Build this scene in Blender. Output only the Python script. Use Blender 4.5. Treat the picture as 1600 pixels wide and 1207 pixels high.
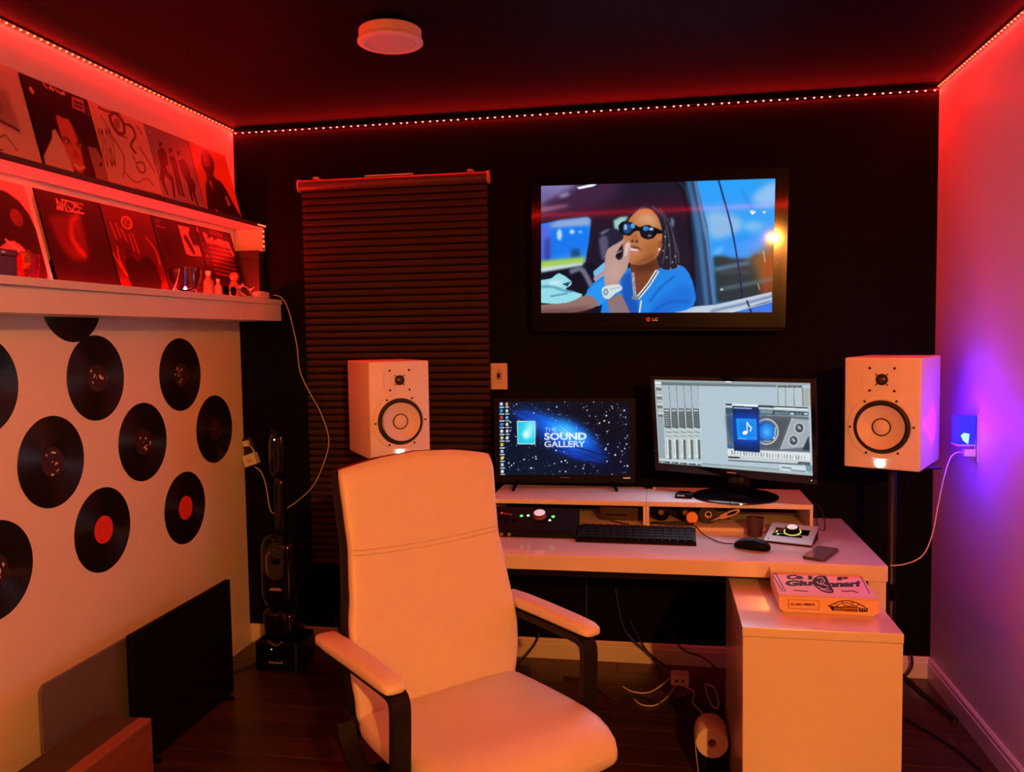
import bpy, bmesh, math, random
import numpy as np
from mathutils import Vector, Matrix
random.seed(7); np.random.seed(7)
for o in list(bpy.data.objects): bpy.data.objects.remove(o, do_unlink=True)
SC = bpy.context.scene
COL = SC.collection
PI = math.pi
W, H, YR = 3.069, 2.44, -5.2          # room width, height, rear wall

# ------------------------------------------------------------------ camera
cam_d = bpy.data.cameras.new('camera'); cam = bpy.data.objects.new('camera', cam_d); COL.objects.link(cam)
cam_d.sensor_width = 36.0; cam_d.lens = 1294.54/1600*36.0; cam_d.clip_start = 0.02
yaw, pitch, roll = 0.17608, -0.06161, -0.01498
fw = Vector((-math.sin(yaw)*math.cos(pitch), math.cos(yaw)*math.cos(pitch), math.sin(pitch)))
rt = Vector((math.cos(yaw), math.sin(yaw), 0)); up = rt.cross(fw)
r2 = rt*math.cos(roll)+up*math.sin(roll); u2 = up*math.cos(roll)-rt*math.sin(roll)
M = Matrix((r2, u2, -fw)).transposed().to_4x4(); M.translation = (1.9547, -3.6484, 1.4638)
cam.matrix_world = M
SC.camera = cam

# ------------------------------------------------------------------ world, lamps out of view, exposure
wd = bpy.data.worlds.new('night'); SC.world = wd; wd.use_nodes = True
wd.node_tree.nodes['Background'].inputs[0].default_value = (0.01, 0.01, 0.014, 1)
wd.node_tree.nodes['Background'].inputs[1].default_value = 1.0
SC.view_settings.view_transform = 'Standard'; SC.view_settings.look = 'None'
SC.view_settings.gamma = 1.0; SC.view_settings.use_curve_mapping = False
SC.view_settings.exposure = 0.0
LED_W = 4.8                       # watts per metre of LED tape
LED_C = (1.0, 0.008, 0.007)

def lamp_point(name, loc, watts, color, radius, parent=None):
    d = bpy.data.lights.new(name, 'POINT'); d.energy = watts; d.color = color; d.shadow_soft_size = radius
    o = bpy.data.objects.new(name, d); COL.objects.link(o); o.location = loc
    if parent: o.parent = parent
    return o
def lamp_area(name, loc, direction, sx, sy, watts, color, parent=None, xaxis=None):
    d = bpy.data.lights.new(name, 'AREA'); d.shape = 'RECTANGLE'; d.size = sx; d.size_y = sy
    d.energy = watts; d.color = color
    o = bpy.data.objects.new(name, d); COL.objects.link(o)
    z = -Vector(direction).normalized()
    x = Vector(xaxis).normalized() if xaxis else z.orthogonal().normalized()
    y = z.cross(x)
    m = Matrix((x, y, z)).transposed().to_4x4(); m.translation = loc; o.matrix_world = m
    if parent: o.parent = parent
    return o
# warm room lamp standing behind the photographer, to the right
LAMP = Vector((2.88, -4.85, 2.10))
lamp_point('warm_room_lamp', LAMP, 350, (1.0, 0.30, 0.048), 0.025)

# ------------------------------------------------------------------ helpers
def tag(o, label=None, cat=None, group=None, kind=None):
    if label: o['label'] = label
    if cat: o['category'] = cat
    if group: o['group'] = group
    if kind: o['kind'] = kind
    return o
def thing(name, label, cat, loc=(0, 0, 0), rot=(0, 0, 0), group=None):
    o = bpy.data.objects.new(name, None); COL.objects.link(o); o.empty_display_size = 0.05
    o.location = loc; o.rotation_euler = rot
    return tag(o, label, cat, group)
def link(name, me, parent=None, loc=None, rot=None):
    o = bpy.data.objects.new(name, me); COL.objects.link(o)
    if parent: o.parent = parent
    if loc is not None: o.location = loc
    if rot is not None: o.rotation_euler = rot
    return o
def obj(name, bm, mat, parent=None, smooth=False, loc=None, rot=None, angle=None):
    me = bpy.data.meshes.new(name); bmesh.ops.recalc_face_normals(bm, faces=bm.faces)
    if smooth:
        for f in bm.faces: f.smooth = True
        if angle:
            for e in bm.edges:
                if len(e.link_faces) == 2 and e.calc_face_angle(0) > math.radians(angle): e.smooth = False
    bm.to_mesh(me); bm.free()
    if mat: me.materials.append(mat)
    return link(name, me, parent, loc, rot)
def copy_tree(o, parent=None):
    c = o.copy(); COL.objects.link(c); c.parent = parent
    for ch in list(o.children): copy_tree(ch, c)
    return c
def box(x0, x1, y0, y1, z0, z1, bev=0, seg=2, bm=None):
    b = bmesh.new()
    vs = [b.verts.new(p) for p in [(x0,y0,z0),(x1,y0,z0),(x1,y1,z0),(x0,y1,z0),(x0,y0,z1),(x1,y0,z1),(x1,y1,z1),(x0,y1,z1)]]
    for f in [(0,3,2,1),(4,5,6,7),(0,1,5,4),(1,2,6,5),(2,3,7,6),(3,0,4,7)]: b.faces.new([vs[i] for i in f])
    if bev: bmesh.ops.bevel(b, geom=list(b.edges), offset=bev, segments=seg, affect='EDGES', profile=0.5)
    return merge(bm, b) if bm else b
def merge(bm, b, mat=None):
    if mat is not None: bmesh.ops.transform(b, matrix=mat, verts=b.verts)
    me = bpy.data.meshes.new('tmp'); b.to_mesh(me); b.free(); bm.from_mesh(me); bpy.data.meshes.remove(me)
    return bm
def lathe(prof, n=32, axis='z', cap=True):
    """prof: list of (r, h); revolve about axis"""
    b = bmesh.new(); rings = []
    for r, h in prof:
        if r < 1e-6: rings.append([b.verts.new((0, 0, h))])
        else: rings.append([b.verts.new((r*math.cos(2*PI*i/n), r*math.sin(2*PI*i/n), h)) for i in range(n)])
    for a, c in zip(rings[:-1], rings[1:]):
        for i in range(n):
            j = (i+1) % n
            if len(a) == 1 and len(c) == 1: continue
            if len(a) == 1: b.faces.new((a[0], c[j], c[i]))
            elif len(c) == 1: b.faces.new((a[i], a[j], c[0]))
            else: b.faces.new((a[i], a[j], c[j], c[i]))
    if cap:
        for r in (rings[0], rings[-1]):
            if len(r) > 1: b.faces.new(r)
    if axis == 'y': bmesh.ops.transform(b, matrix=Matrix.Rotation(PI/2, 4, 'X'), verts=b.verts)      # z -> -y
    if axis == 'x': bmesh.ops.transform(b, matrix=Matrix.Rotation(PI/2, 4, 'Y'), verts=b.verts)      # z -> x
    return b
def shift(b, v):
    bmesh.ops.translate(b, vec=Vector(v), verts=b.verts); return b
def catmull(pts, k=8):
    P = [Vector(p) for p in pts]; P = [P[0]*2-P[1]]+P+[P[-1]*2-P[-2]]; out = []
    for i in range(1, len(P)-2):
        a, b, c, d = P[i-1:i+3]
        for s in range(k):
            t = s/k
            out.append(0.5*((2*b)+(c-a)*t+(2*a-5*b+4*c-d)*t*t+(3*b-a-3*c+d)*t**3))
    out.append(P[-2]); return out
def tube(pts, r, n=6, smooth_k=0, closed=False, bm=None):
    P = catmull(pts, smooth_k) if smooth_k else [Vector(p) for p in pts]
    b = bm or bmesh.new(); rings = []; N = len(P); prev = None
    for i, p in enumerate(P):
        t = (P[(i+1) % N]-P[i-1]) if closed else (P[min(i+1, N-1)]-P[max(i-1, 0)])
        t.normalize()
        if prev is None: a = t.orthogonal().normalized()
        else:
            a = prev-t*prev.dot(t); a = a.normalized() if a.length > 1e-6 else t.orthogonal().normalized()
        prev = a; c = t.cross(a)
        rr = r[i] if isinstance(r, (list, tuple)) else r
        rings.append([b.verts.new(p+(a*math.cos(2*PI*k/n)+c*math.sin(2*PI*k/n))*rr) for k in range(n)])
    pairs = list(zip(rings[:-1], rings[1:]))+([(rings[-1], rings[0])] if closed else [])
    for A, B in pairs:
        for k in range(n): b.faces.new((A[k], A[(k+1) % n], B[(k+1) % n], B[k]))
    if not closed: b.faces.new(rings[0]); b.faces.new(rings[-1])
    return b
def bar(pts, w, t, x0=0.0, closed=False, k=0):
    """flat bar swept along a path of (y, z) points, width w along x, thickness t"""
    P = [Vector((0, p[0], p[1])) for p in pts]
    if k: P = catmull(P, k)
    b = bmesh.new(); rings = []; N = len(P)
    for i, p in enumerate(P):
        tg = (P[(i+1) % N]-P[i-1]) if closed else (P[min(i+1, N-1)]-P[max(i-1, 0)])
        tg.normalize(); nn = Vector((1, 0, 0)).cross(tg)
        rings.append([b.verts.new(p+Vector((x0+sx*w/2, 0, 0))+nn*(sy*t/2)) for sx, sy in ((-1,-1),(1,-1),(1,1),(-1,1))])
    pairs = list(zip(rings[:-1], rings[1:]))+([(rings[-1], rings[0])] if closed else [])
    for A, B in pairs:
        for q in range(4): b.faces.new((A[q], A[(q+1) % 4], B[(q+1) % 4], B[q]))
    if not closed: b.faces.new(rings[0]); b.faces.new(rings[-1])
    return b
def prism(poly, h0, h1, axis='z'):
    """extrude a 2-D polygon; axis z: (x,y), axis y: (x,z), axis x: (y,z)"""
    def P(a, c, h): return {'z': (a, c, h), 'y': (a, h, c), 'x': (h, a, c)}[axis]
    b = bmesh.new(); A = [b.verts.new(P(a, c, h0)) for a, c in poly]; B = [b.verts.new(P(a, c, h1)) for a, c in poly]
    b.faces.new(A); b.faces.new(B); n = len(poly)
    for i in range(n): b.faces.new((A[i], A[(i+1) % n], B[(i+1) % n], B[i]))
    return b
def loft(rings, cap=True):
    b = bmesh.new(); R = [[b.verts.new(p) for p in r] for r in rings]; n = len(R[0])
    for A, B in zip(R[:-1], R[1:]):
        for i in range(n): b.faces.new((A[i], A[(i+1) % n], B[(i+1) % n], B[i]))
    if cap: b.faces.new(R[0]); b.faces.new(R[-1])
    return b
def superell(a, b, n, e):
    out = []
    for i in range(n):
        t = 2*PI*i/n; c, s = math.cos(t), math.sin(t)
        out.append((a*math.copysign(abs(c)**e, c), b*math.copysign(abs(s)**e, s)))
    return out
def rrect(w, h, r, n=5):
    out = []
    for cx, cy, a0 in ((w/2-r, h/2-r, 0), (-w/2+r, h/2-r, 90), (-w/2+r, -h/2+r, 180), (w/2-r, -h/2+r, 270)):
        for i in range(n+1):
            a = math.radians(a0+90*i/n); out.append((cx+r*math.cos(a), cy+r*math.sin(a)))
    return out

# ------------------------------------------------------------------ materials
def s2l(c): return tuple((x/255/12.92 if x/255 <= .04045 else ((x/255+.055)/1.055)**2.4) for x in c)
def mat(name, color, rough=0.5, metal=0.0, spec=0.5, coat=0.0, emit=None, estr=1.0, noise=0.0, nscale=12.0, bump=0.0, bscale=200.0, aniso=0.0):
    m = bpy.data.materials.new(name); m.use_nodes = True; nt = m.node_tree; b = nt.nodes['Principled BSDF']
    b.inputs['Base Color'].default_value = (*color, 1); b.inputs['Roughness'].default_value = rough
    b.inputs['Metallic'].default_value = metal; b.inputs['Specular IOR Level'].default_value = spec
    b.inputs['Coat Weight'].default_value = coat; b.inputs['Coat Roughness'].default_value = 0.08
    if emit: b.inputs['Emission Color'].default_value = (*emit, 1); b.inputs['Emission Strength'].default_value = estr
    tc = nt.nodes.new('ShaderNodeTexCoord')
    if noise:
        n = nt.nodes.new('ShaderNodeTexNoise'); n.inputs['Scale'].default_value = nscale; n.inputs['Detail'].default_value = 4
        nt.links.new(tc.outputs['Object'], n.inputs['Vector'])
        r = nt.nodes.new('ShaderNodeMapRange'); r.inputs['To Min'].default_value = 1-noise; r.inputs['To Max'].default_value = 1+noise
        nt.links.new(n.outputs['Fac'], r.inputs['Value'])
        mx = nt.nodes.new('ShaderNodeVectorMath'); mx.operation = 'SCALE'; mx.inputs[0].default_value = color
        nt.links.new(r.outputs['Result'], mx.inputs['Scale']); nt.links.new(mx.outputs['Vector'], b.inputs['Base Color'])
    if bump:
        n = nt.nodes.new('ShaderNodeTexNoise'); n.inputs['Scale'].default_value = bscale; n.inputs['Detail'].default_value = 3
        nt.links.new(tc.outputs['Object'], n.inputs['Vector'])
        bp = nt.nodes.new('ShaderNodeBump'); bp.inputs['Strength'].default_value = bump; bp.inputs['Distance'].default_value = 0.002
        nt.links.new(n.outputs['Fac'], bp.inputs['Height']); nt.links.new(bp.outputs['Normal'], b.inputs['Normal'])
    if aniso:
        b.inputs['Anisotropic'].default_value = aniso; b.inputs['Anisotropic Rotation'].default_value = .25
        tg = nt.nodes.new('ShaderNodeTangent'); tg.direction_type = 'RADIAL'; tg.axis = 'Z'
        nt.links.new(tg.outputs['Tangent'], b.inputs['Tangent'])
    return m
def attr_mat(name, emissive, rough=0.35, strength=1.0, spec=0.5):
    m = bpy.data.materials.new(name); m.use_nodes = True; nt = m.node_tree; b = nt.nodes['Principled BSDF']
    a = nt.nodes.new('ShaderNodeAttribute'); a.attribute_name = 'print'
    b.inputs['Roughness'].default_value = rough; b.inputs['Specular IOR Level'].default_value = spec
    if emissive:
        b.inputs['Base Color'].default_value = (0.004, 0.004, 0.005, 1)
        nt.links.new(a.outputs['Color'], b.inputs['Emission Color']); b.inputs['Emission Strength'].default_value = strength
    else: nt.links.new(a.outputs['Color'], b.inputs['Base Color'])
    return m
def wood_mat(name, c1, c2, rough=0.35, scale=(1.5, 22, 22)):
    m = bpy.data.materials.new(name); m.use_nodes = True; nt = m.node_tree; b = nt.nodes['Principled BSDF']
    tc = nt.nodes.new('ShaderNodeTexCoord'); mp = nt.nodes.new('ShaderNodeMapping'); mp.inputs['Scale'].default_value = scale
    oi = nt.nodes.new('ShaderNodeObjectInfo'); add = nt.nodes.new('ShaderNodeVectorMath'); add.operation = 'ADD'
    n = nt.nodes.new('ShaderNodeTexNoise'); n.inputs['Scale'].default_value = 1.0; n.inputs['Detail'].default_value = 6; n.inputs['Distortion'].default_value = 0.6
    r = nt.nodes.new('ShaderNodeValToRGB'); r.color_ramp.elements[0].position = .3; r.color_ramp.elements[1].position = .72
    r.color_ramp.elements[0].color = (*c1, 1); r.color_ramp.elements[1].color = (*c2, 1)
    nt.links.new(tc.outputs['Object'], mp.inputs['Vector']); nt.links.new(mp.outputs['Vector'], add.inputs[0])
    sc = nt.nodes.new('ShaderNodeMath'); sc.operation = 'MULTIPLY'; sc.inputs[1].default_value = 37
    nt.links.new(oi.outputs['Random'], sc.inputs[0]); nt.links.new(sc.outputs[0], add.inputs[1])
    nt.links.new(add.outputs['Vector'], n.inputs['Vector']); nt.links.new(n.outputs['Fac'], r.inputs['Fac'])
    nt.links.new(r.outputs['Color'], b.inputs['Base Color']); b.inputs['Roughness'].default_value = rough
    return m
WHITE_WALL = mat('white_wall_paint', (.80, .78, .75), .55, noise=.03, nscale=3, bump=.08, bscale=350)
BLACK_WALL = mat('black_wall_paint', (.0045, .0045, .006), .6, spec=.04, noise=.15, nscale=3, bump=.1, bscale=350)
BLACK_CEIL = mat('black_ceiling_paint', (.005, .005, .007), .6, spec=.04, noise=.15, nscale=3, bump=.1, bscale=350)
REAR_WALL = mat('dark_grey_wall_paint', (.12, .12, .13), .6, bump=.1, bscale=350)
TRIM = mat('white_trim_paint', (.70, .68, .64), .35, noise=.03)
PLANK = wood_mat('brown_floor_wood', (.030, .013, .008), (.075, .033, .019), .32)
FLOORB = mat('dark_joint', (.01, .006, .004), .7)
GLOSSW = mat('white_gloss_lacquer', (.70, .68, .67), .14, coat=.3, noise=.015)
SHELFW = mat('white_shelf_paint', (.74, .72, .70), .4, noise=.03)
LEATHER = mat('white_faux_leather', (.68, .66, .64), .42, noise=.02, nscale=6, bump=.12, bscale=420)
BLKPLA = mat('black_plastic', (.003, .003, .004), .5, spec=.10, bump=.05, bscale=600)
BLKGLO = mat('black_gloss_plastic', (.003, .003, .004), .07, spec=.4)
BLKSAT = mat('black_satin_shell', (.007, .006, .006), .5, spec=.18, bump=.08, bscale=300)
BLKMET = mat('black_powder_coat', (.010, .010, .010), .4, metal=.3, bump=.05, bscale=500)
VINYL = mat('black_vinyl', (.008, .008, .008), .34, spec=.6, aniso=.9)
LABDK = mat('dark_record_label', (.035, .012, .010), .5, noise=.3, nscale=40)
LABRED = mat('red_record_label', (.75, .05, .03), .5, noise=.08, nscale=60)
PAPERW = mat('white_print', (.75, .72, .70), .6)
SILVER = mat('silver_aluminium', (.60, .60, .62), .32, metal=.55, noise=.02)
SPKW = mat('white_speaker_paint', (.80, .78, .76), .45, bump=.03, bscale=300)
CONE = mat('white_woofer_cone', (.74, .70, .62), .5)
RUBBER = mat('black_rubber', (.012, .012, .012), .55)
SHADEM = mat('dark_brown_pleated_fabric', (.048, .028, .026), .8, spec=.2, noise=.1, nscale=30)
CABW = mat('white_cable_plastic', (.72, .70, .68), .45)
CABB = mat('black_cable_rubber', (.012, .012, .012), .5)
DIFF = mat('frosted_diffuser', (.66, .62, .62), .6)
LEDH = mat('led_warm_red', (.8, .1, .05), .4, emit=(1.0, .085, .030), estr=8.0)
LEDS = mat('led_deep_red', (.8, .05, .04), .4, emit=(1.0, .03, .02), estr=12.0)
LEDC = mat('led_red', (.8, .1, .1), .4, emit=(1.0, .13, .11), estr=9.0)
WLED = mat('white_power_light', (.9, .9, .9), .3, emit=(.85, 1.0, .97), estr=14.0)
GRN = mat('green_indicator', (.1, .8, .2), .4, emit=(.08, .9, .16), estr=1.4)
REDI = mat('red_indicator', (.8, .1, .1), .4, emit=(.9, .03, .05), estr=.7)
KNOB = mat('lit_white_knob', (.7, .7, .72), .3, emit=(.55, .62, .75), estr=.55)
RING = mat('yellow_green_ring', (.6, .8, .2), .4, emit=(.6, .75, .1), estr=.9)
GLASS = mat('clear_glass', (.9, .9, .9), .03); GLASS.node_tree.nodes['Principled BSDF'].inputs['Transmission Weight'].default_value = 1.0
REDGLASS = mat('red_glass', (.9, .08, .06), .05); REDGLASS.node_tree.nodes['Principled BSDF'].inputs['Transmission Weight'].default_value = .9
BLUEL = mat('blue_lens', (.02, .03, .9), .3, emit=(.0, .008, 1.0), estr=2.5)
BLUEC = mat('blue_lamp_core', (.3, .8, 1.0), .3, emit=(.1, .75, 1.0), estr=2.0)
CARD = mat('pizza_cardboard', (.72, .55, .40), .7, noise=.05, nscale=30)
ORANGEP = mat('orange_plastic', (.85, .40, .08), .45)
WOODB = wood_mat('orange_brown_veneer', (.13, .035, .016), (.20, .055, .022), .45, (3, 3, 18))
TOPDK = mat('dark_brown_cloth', (.045, .022, .016), .8, noise=.2, nscale=80)
GREYB = mat('grey_board', (.12, .105, .12), .45, noise=.05)

# ------------------------------------------------------------------ painting flat prints and screen pictures into a fine mesh
def homog(src, dst):
    A = []
    for (x, y), (u, v) in zip(src, dst):
        A.append([x, y, 1, 0, 0, 0, -u*x, -u*y, -u]); A.append([0, 0, 0, x, y, 1, -v*x, -v*y, -v])
    return np.linalg.svd(np.array(A, float))[2][-1].reshape(3, 3)
class Canvas:
    def __init__(s, w, h, bg, quad=None):
        s.w, s.h = w, h; s.img = np.zeros((h, w, 3)); s.img[:] = np.array(bg)/255.
        s.Hm = homog(quad, [(0, 0), (w, 0), (w, h), (0, h)]) if quad else None
    def m(s, pts):
        P = np.array(pts, float)
        if s.Hm is None: return P*np.array([s.w, s.h])
        q = np.c_[P, np.ones(len(P))]@s.Hm.T; return q[:, :2]/q[:, 2:]
    def mask(s, P):
        ss = 3; x0, y0 = np.floor(P.min(0)).astype(int); x1, y1 = np.ceil(P.max(0)).astype(int)
        x0, y0, x1, y1 = max(x0, 0), max(y0, 0), min(x1, s.w), min(y1, s.h)
        M_ = np.zeros((s.h, s.w))
        if x1 <= x0 or y1 <= y0: return M_
        X, Y = np.meshgrid(x0+(np.arange((x1-x0)*ss)+.5)/ss, y0+(np.arange((y1-y0)*ss)+.5)/ss)
        ins = np.zeros(X.shape, bool); n = len(P)
        for i in range(n):
            a, b = P[i], P[(i+1) % n]
            if abs(a[1]-b[1]) < 1e-9: continue
            c = ((a[1] > Y) != (b[1] > Y)) & (X < (b[0]-a[0])*(Y-a[1])/(b[1]-a[1])+a[0]); ins ^= c
        M_[y0:y1, x0:x1] = ins.reshape(y1-y0, ss, x1-x0, ss).mean((1, 3)); return M_
    def blurm(s, M_, r):
        k = max(1, int(r))
        for _ in range(2):
            for ax in (0, 1):
                pad = [(0, 0), (0, 0)]; pad[ax] = (k, k); c = np.cumsum(np.pad(M_, pad, 'edge'), axis=ax)
                z = np.zeros_like(np.take(c, [0], ax)); c = np.concatenate([z, c], ax); n = M_.shape[ax]
                M_ = (np.take(c, range(2*k+1, n+2*k+1), ax)-np.take(c, range(n), ax))/(2*k+1)
        return M_
    def apply(s, M_, col, a=1.0):
        M_ = (M_*a)[..., None]; s.img = s.img*(1-M_)+np.array(col)/255.*M_
    def poly(s, pts, col, a=1.0, blur=0, smooth=0):
        if smooth:
            q = list(pts); q = q+q[:1]; q = [(p.x, p.y) for p in catmull([(x, y, 0) for x, y in q], smooth)][:-1]; pts = q
        M_ = s.mask(s.m(pts)); M_ = s.blurm(M_, blur) if blur else M_; s.apply(M_, col, a)
    def ell(s, cx, cy, rx, ry, col, a=1.0, blur=0, rot=0):
        c, sn = math.cos(rot), math.sin(rot)
        s.poly([(cx+rx*math.cos(t)*c-ry*math.sin(t)*sn, cy+rx*math.cos(t)*sn+ry*math.sin(t)*c) for t in np.linspace(0, 2*PI, 28)[:-1]], col, a, blur)
    def line(s, pts, wd_, col, a=1.0, blur=0, smooth=0):
        if smooth: pts = [(p.x, p.y) for p in catmull([(x, y, 0) for x, y in pts], smooth)]
        P = np.array(pts, float); M_ = np.zeros((s.h, s.w))
        for p, q in zip(P[:-1], P[1:]):
            d = q-p; L = np.hypot(*d); 
            if L < 1e-9: continue
            n = np.array([-d[1], d[0]])/L*wd_/2; e = d/L*wd_*.3
            M_ = np.maximum(M_, s.mask(s.m([p+n-e, q+n+e, q-n+e, p-n-e])))
        M_ = s.blurm(M_, blur) if blur else M_; s.apply(M_, col, a)
    def text(s, txt, x0, y0, x1, y1, col, a=1.0, bold=0.0):
        for tri in text_tris(txt, bold): s.apply(s.mask(s.m([(x0+(x1-x0)*p[0], y1-(y1-y0)*p[1]) for p in tri])), col, a)
    def mesh(s, name, mk):
        """mk(u, v) arrays -> (N,3) points; u right, v down, 0..1"""
        w, h = s.w, s.h; u, v = np.meshgrid((np.arange(w))/(w-1), (np.arange(h))/(h-1))
        P = mk(u.ravel(), v.ravel()); idx = np.arange(w*h).reshape(h, w)
        F = np.stack([idx[1:, :-1], idx[1:, 1:], idx[:-1, 1:], idx[:-1, :-1]], -1).reshape(-1, 4)
        me = bpy.data.meshes.new(name); me.vertices.add(w*h); me.vertices.foreach_set('co', P.ravel().astype(np.float32))
        me.loops.add(F.size); me.loops.foreach_set('vertex_index', F.ravel().astype(np.int32))
        me.polygons.add(len(F)); me.polygons.foreach_set('loop_start', np.arange(0, F.size, 4, dtype=np.int32))
        me.update(); me.validate()
        c = np.clip(s.img, 0, 1).reshape(-1, 3); lin = np.where(c <= .04045, c/12.92, ((c+.055)/1.055)**2.4)
        at = me.color_attributes.new('print', 'FLOAT_COLOR', 'POINT')
        at.data.foreach_set('color', np.c_[lin, np.ones(len(lin))].ravel().astype(np.float32)); return me
def strokes(cv, f, lines, w_, col):
    for l_ in lines: cv.line([f(x, y) for x, y in l_], w_, col)
_tt = {}
def text_mesh(txt, bold=0.0):
    cu = bpy.data.curves.new('t', 'FONT'); cu.body = txt; cu.offset = bold; cu.resolution_u = 3
    o = bpy.data.objects.new('t', cu); COL.objects.link(o); bpy.context.view_layer.update()
    me = bpy.data.meshes.new_from_object(o.evaluated_get(bpy.context.evaluated_depsgraph_get()))
    bpy.data.objects.remove(o); bpy.data.curves.remove(cu); return me
def text_tris(txt, bold=0.0):
    """triangles of a word fitted to the unit square"""
    if (txt, bold) not in _tt:
        me = text_mesh(txt, bold); me.calc_loop_triangles(); P = np.array([v.co[:2] for v in me.vertices])
        lo, hi = P.min(0), P.max(0); P = (P-lo)/(hi-lo)
        _tt[(txt, bold)] = [P[list(t.vertices)] for t in me.loop_triangles]; bpy.data.meshes.remove(me)
    return _tt[(txt, bold)]
def word(txt, w, h, depth, mat_, name, parent, loc, rot, bold=0.0):
    """flat raised lettering, w x h, standing in local xz and facing -y"""
    me = text_mesh(txt, bold); P = np.array([v.co[:2] for v in me.vertices]); lo, hi = P.min(0), P.max(0)
    for v in me.vertices:
        x = ((v.co.x-lo[0])/(hi[0]-lo[0])-.5)*w; z = ((v.co.y-lo[1])/(hi[1]-lo[1])-.5)*h; v.co = (x, 0, z)
    me.materials.clear(); me.materials.append(mat_)
    return link(name, me, parent, loc, rot)
def panel_mesh(cv, name, w, h, y=0.0):          # upright, facing -y, centred
    return cv.mesh(name, lambda u, v: np.c_[(u-.5)*w, np.full_like(u, y), (.5-v)*h])
PRINT = attr_mat('printed_card', False, .42, spec=.25)
PRINTM = attr_mat('printed_cardboard', False, .7, spec=.3)
SCREEN = attr_mat('tv_screen_picture', True, .05, 1.0, .10)
SCREENM = attr_mat('monitor_screen_picture', True, .10, 1.0, .2)

# ------------------------------------------------------------------ the room
def struct(name, bm, m, parent=None, **k): return tag(obj(name, bm, m, parent, **k), kind='structure') if not parent else obj(name, bm, m, parent, **k)
floor = struct('floor', box(-.05, W+.05, YR-.05, .05, -.06, -.006), FLOORB)
pw, pl = 0.127, 1.22; cache = {}
row = 0; y = 0.0
while y > YR+.01:
    x = 0.0; off = (0.55, 1.0, 0.25, 0.8)[row % 4]; first = True
    while x < W-.01:
        L = min(off if first else pl, W-x); first = False; key = round(L, 3)
        if key not in cache:
            cache[key] = None
            p = obj('plank', box(.0007, L-.0007, -pw+.0007, -.0007, -.02, 0, .0012, 1), PLANK, floor, loc=(x, y, 0)); cache[key] = p.data
        else: link('plank', cache[key], floor, (x, y, 0))
        x += L
    y -= pw; row += 1
struct('ceiling', box(-.05, W+.05, YR-.05, .05, H, H+.06), BLACK_CEIL)
struct('wall_back', box(-.05, W+.05, 0, .06, -.02, H), BLACK_WALL)
struct('wall_left', box(-.06, 0, YR, .0, -.02, H), WHITE_WALL)
struct('wall_right', box(W, W+.06, YR, .0, -.02, H), WHITE_WALL)
struct('wall_rear', box(-.05, W+.05, YR-.06, YR, -.02, H), REAR_WALL)
def bb(L):           # baseboard profile along local +x, thickness toward -y
    return prism([(0, 0), (-.014, 0), (-.014, .066), (-.011, .070), (-.011, .083), (-.005, .090), (0, .090)], 0, L, 'x')
o = struct('baseboard_back', bb(W), TRIM)
o = struct('baseboard_left', bb(-YR), TRIM); o.rotation_euler = (0, 0, PI/2); o.location = (0, YR, 0)
o = struct('baseboard_right', bb(-YR), TRIM); o.rotation_euler = (0, 0, -PI/2); o.location = (W, 0, 0)

# ------------------------------------------------------------------ LED tapes
led_me = {}
def led_strip(name, label, A, B, out, n, m, light=True, tp=None, dn=0, watts=None, step_jit=.0):
    """tape from A to B, LEDs facing 'out'"""
    A, B, out = Vector(A), Vector(B), Vector(out).normalized(); L = (B-A).length; ax = (B-A).normalized()
    t = thing(name, label, 'led strip', A)
    side = ax.cross(out).normalized()
    Mx = Matrix((ax, side, out)).transposed().to_4x4()
    b = box(0, L, -.004, .004, -.001, .001); bmesh.ops.transform(b, matrix=Mx, verts=b.verts); obj('tape', b, tp or TAPE, t)
    for i in range(n):
        if m not in led_me:
            q = box(-.0036, .0036, -.0030, .0030, 0, .0026, .0008, 1); me = bpy.data.meshes.new('led'); q.to_mesh(me); q.free(); me.materials.append(m); led_me[m] = me
        s = L*(i+.5+random.uniform(-step_jit, step_jit))/n
        d = link('led', led_me[m], t); mm = Mx.copy(); mm.translation = ax*s+out*.001; d.matrix_local = mm
    if light:
        lamp_area('led_tape_light', A+ax*(dn or L)/2+out*.004, out, (dn or L), .008, (watts or LED_W)*(dn or L), LED_C, None, ax)
    return t
TAPE = mat('led_tape', (.10, .04, .035), .5); TAPEL = mat('glow_tinted_led_tape', (.75, .45, .35), .5)  # TAPEL has the LEDs' glow between beads put into its base colour
c = .005
led_strip('led_strip', 'red led tape along the left wall under the ceiling', (c, 0, H-c), (c, -2.6, H-c), (.7, 0, -1), 90, LEDH, dn=-YR, tp=TAPEL, watts=2.9)
led_strip('led_strip', 'red led tape along the black back wall under the ceiling', (0, -c, H-.018), (W, -c, H-.018), (0, -.5, -1), 92, LEDC, step_jit=.12)
led_strip('led_strip', 'red led tape along the right wall under the ceiling', (W-c, 0, H-c), (W-c, -1.6, H-c), (-.7, 0, -1), 62, LEDH, dn=-YR, tp=TAPEL, watts=3.3)
lamp_area('led_tape_light', (W/2, YR+.02, H-.02), (0, 1, -1), W, .008, LED_W*W, LED_C, None, (1, 0, 0))

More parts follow.
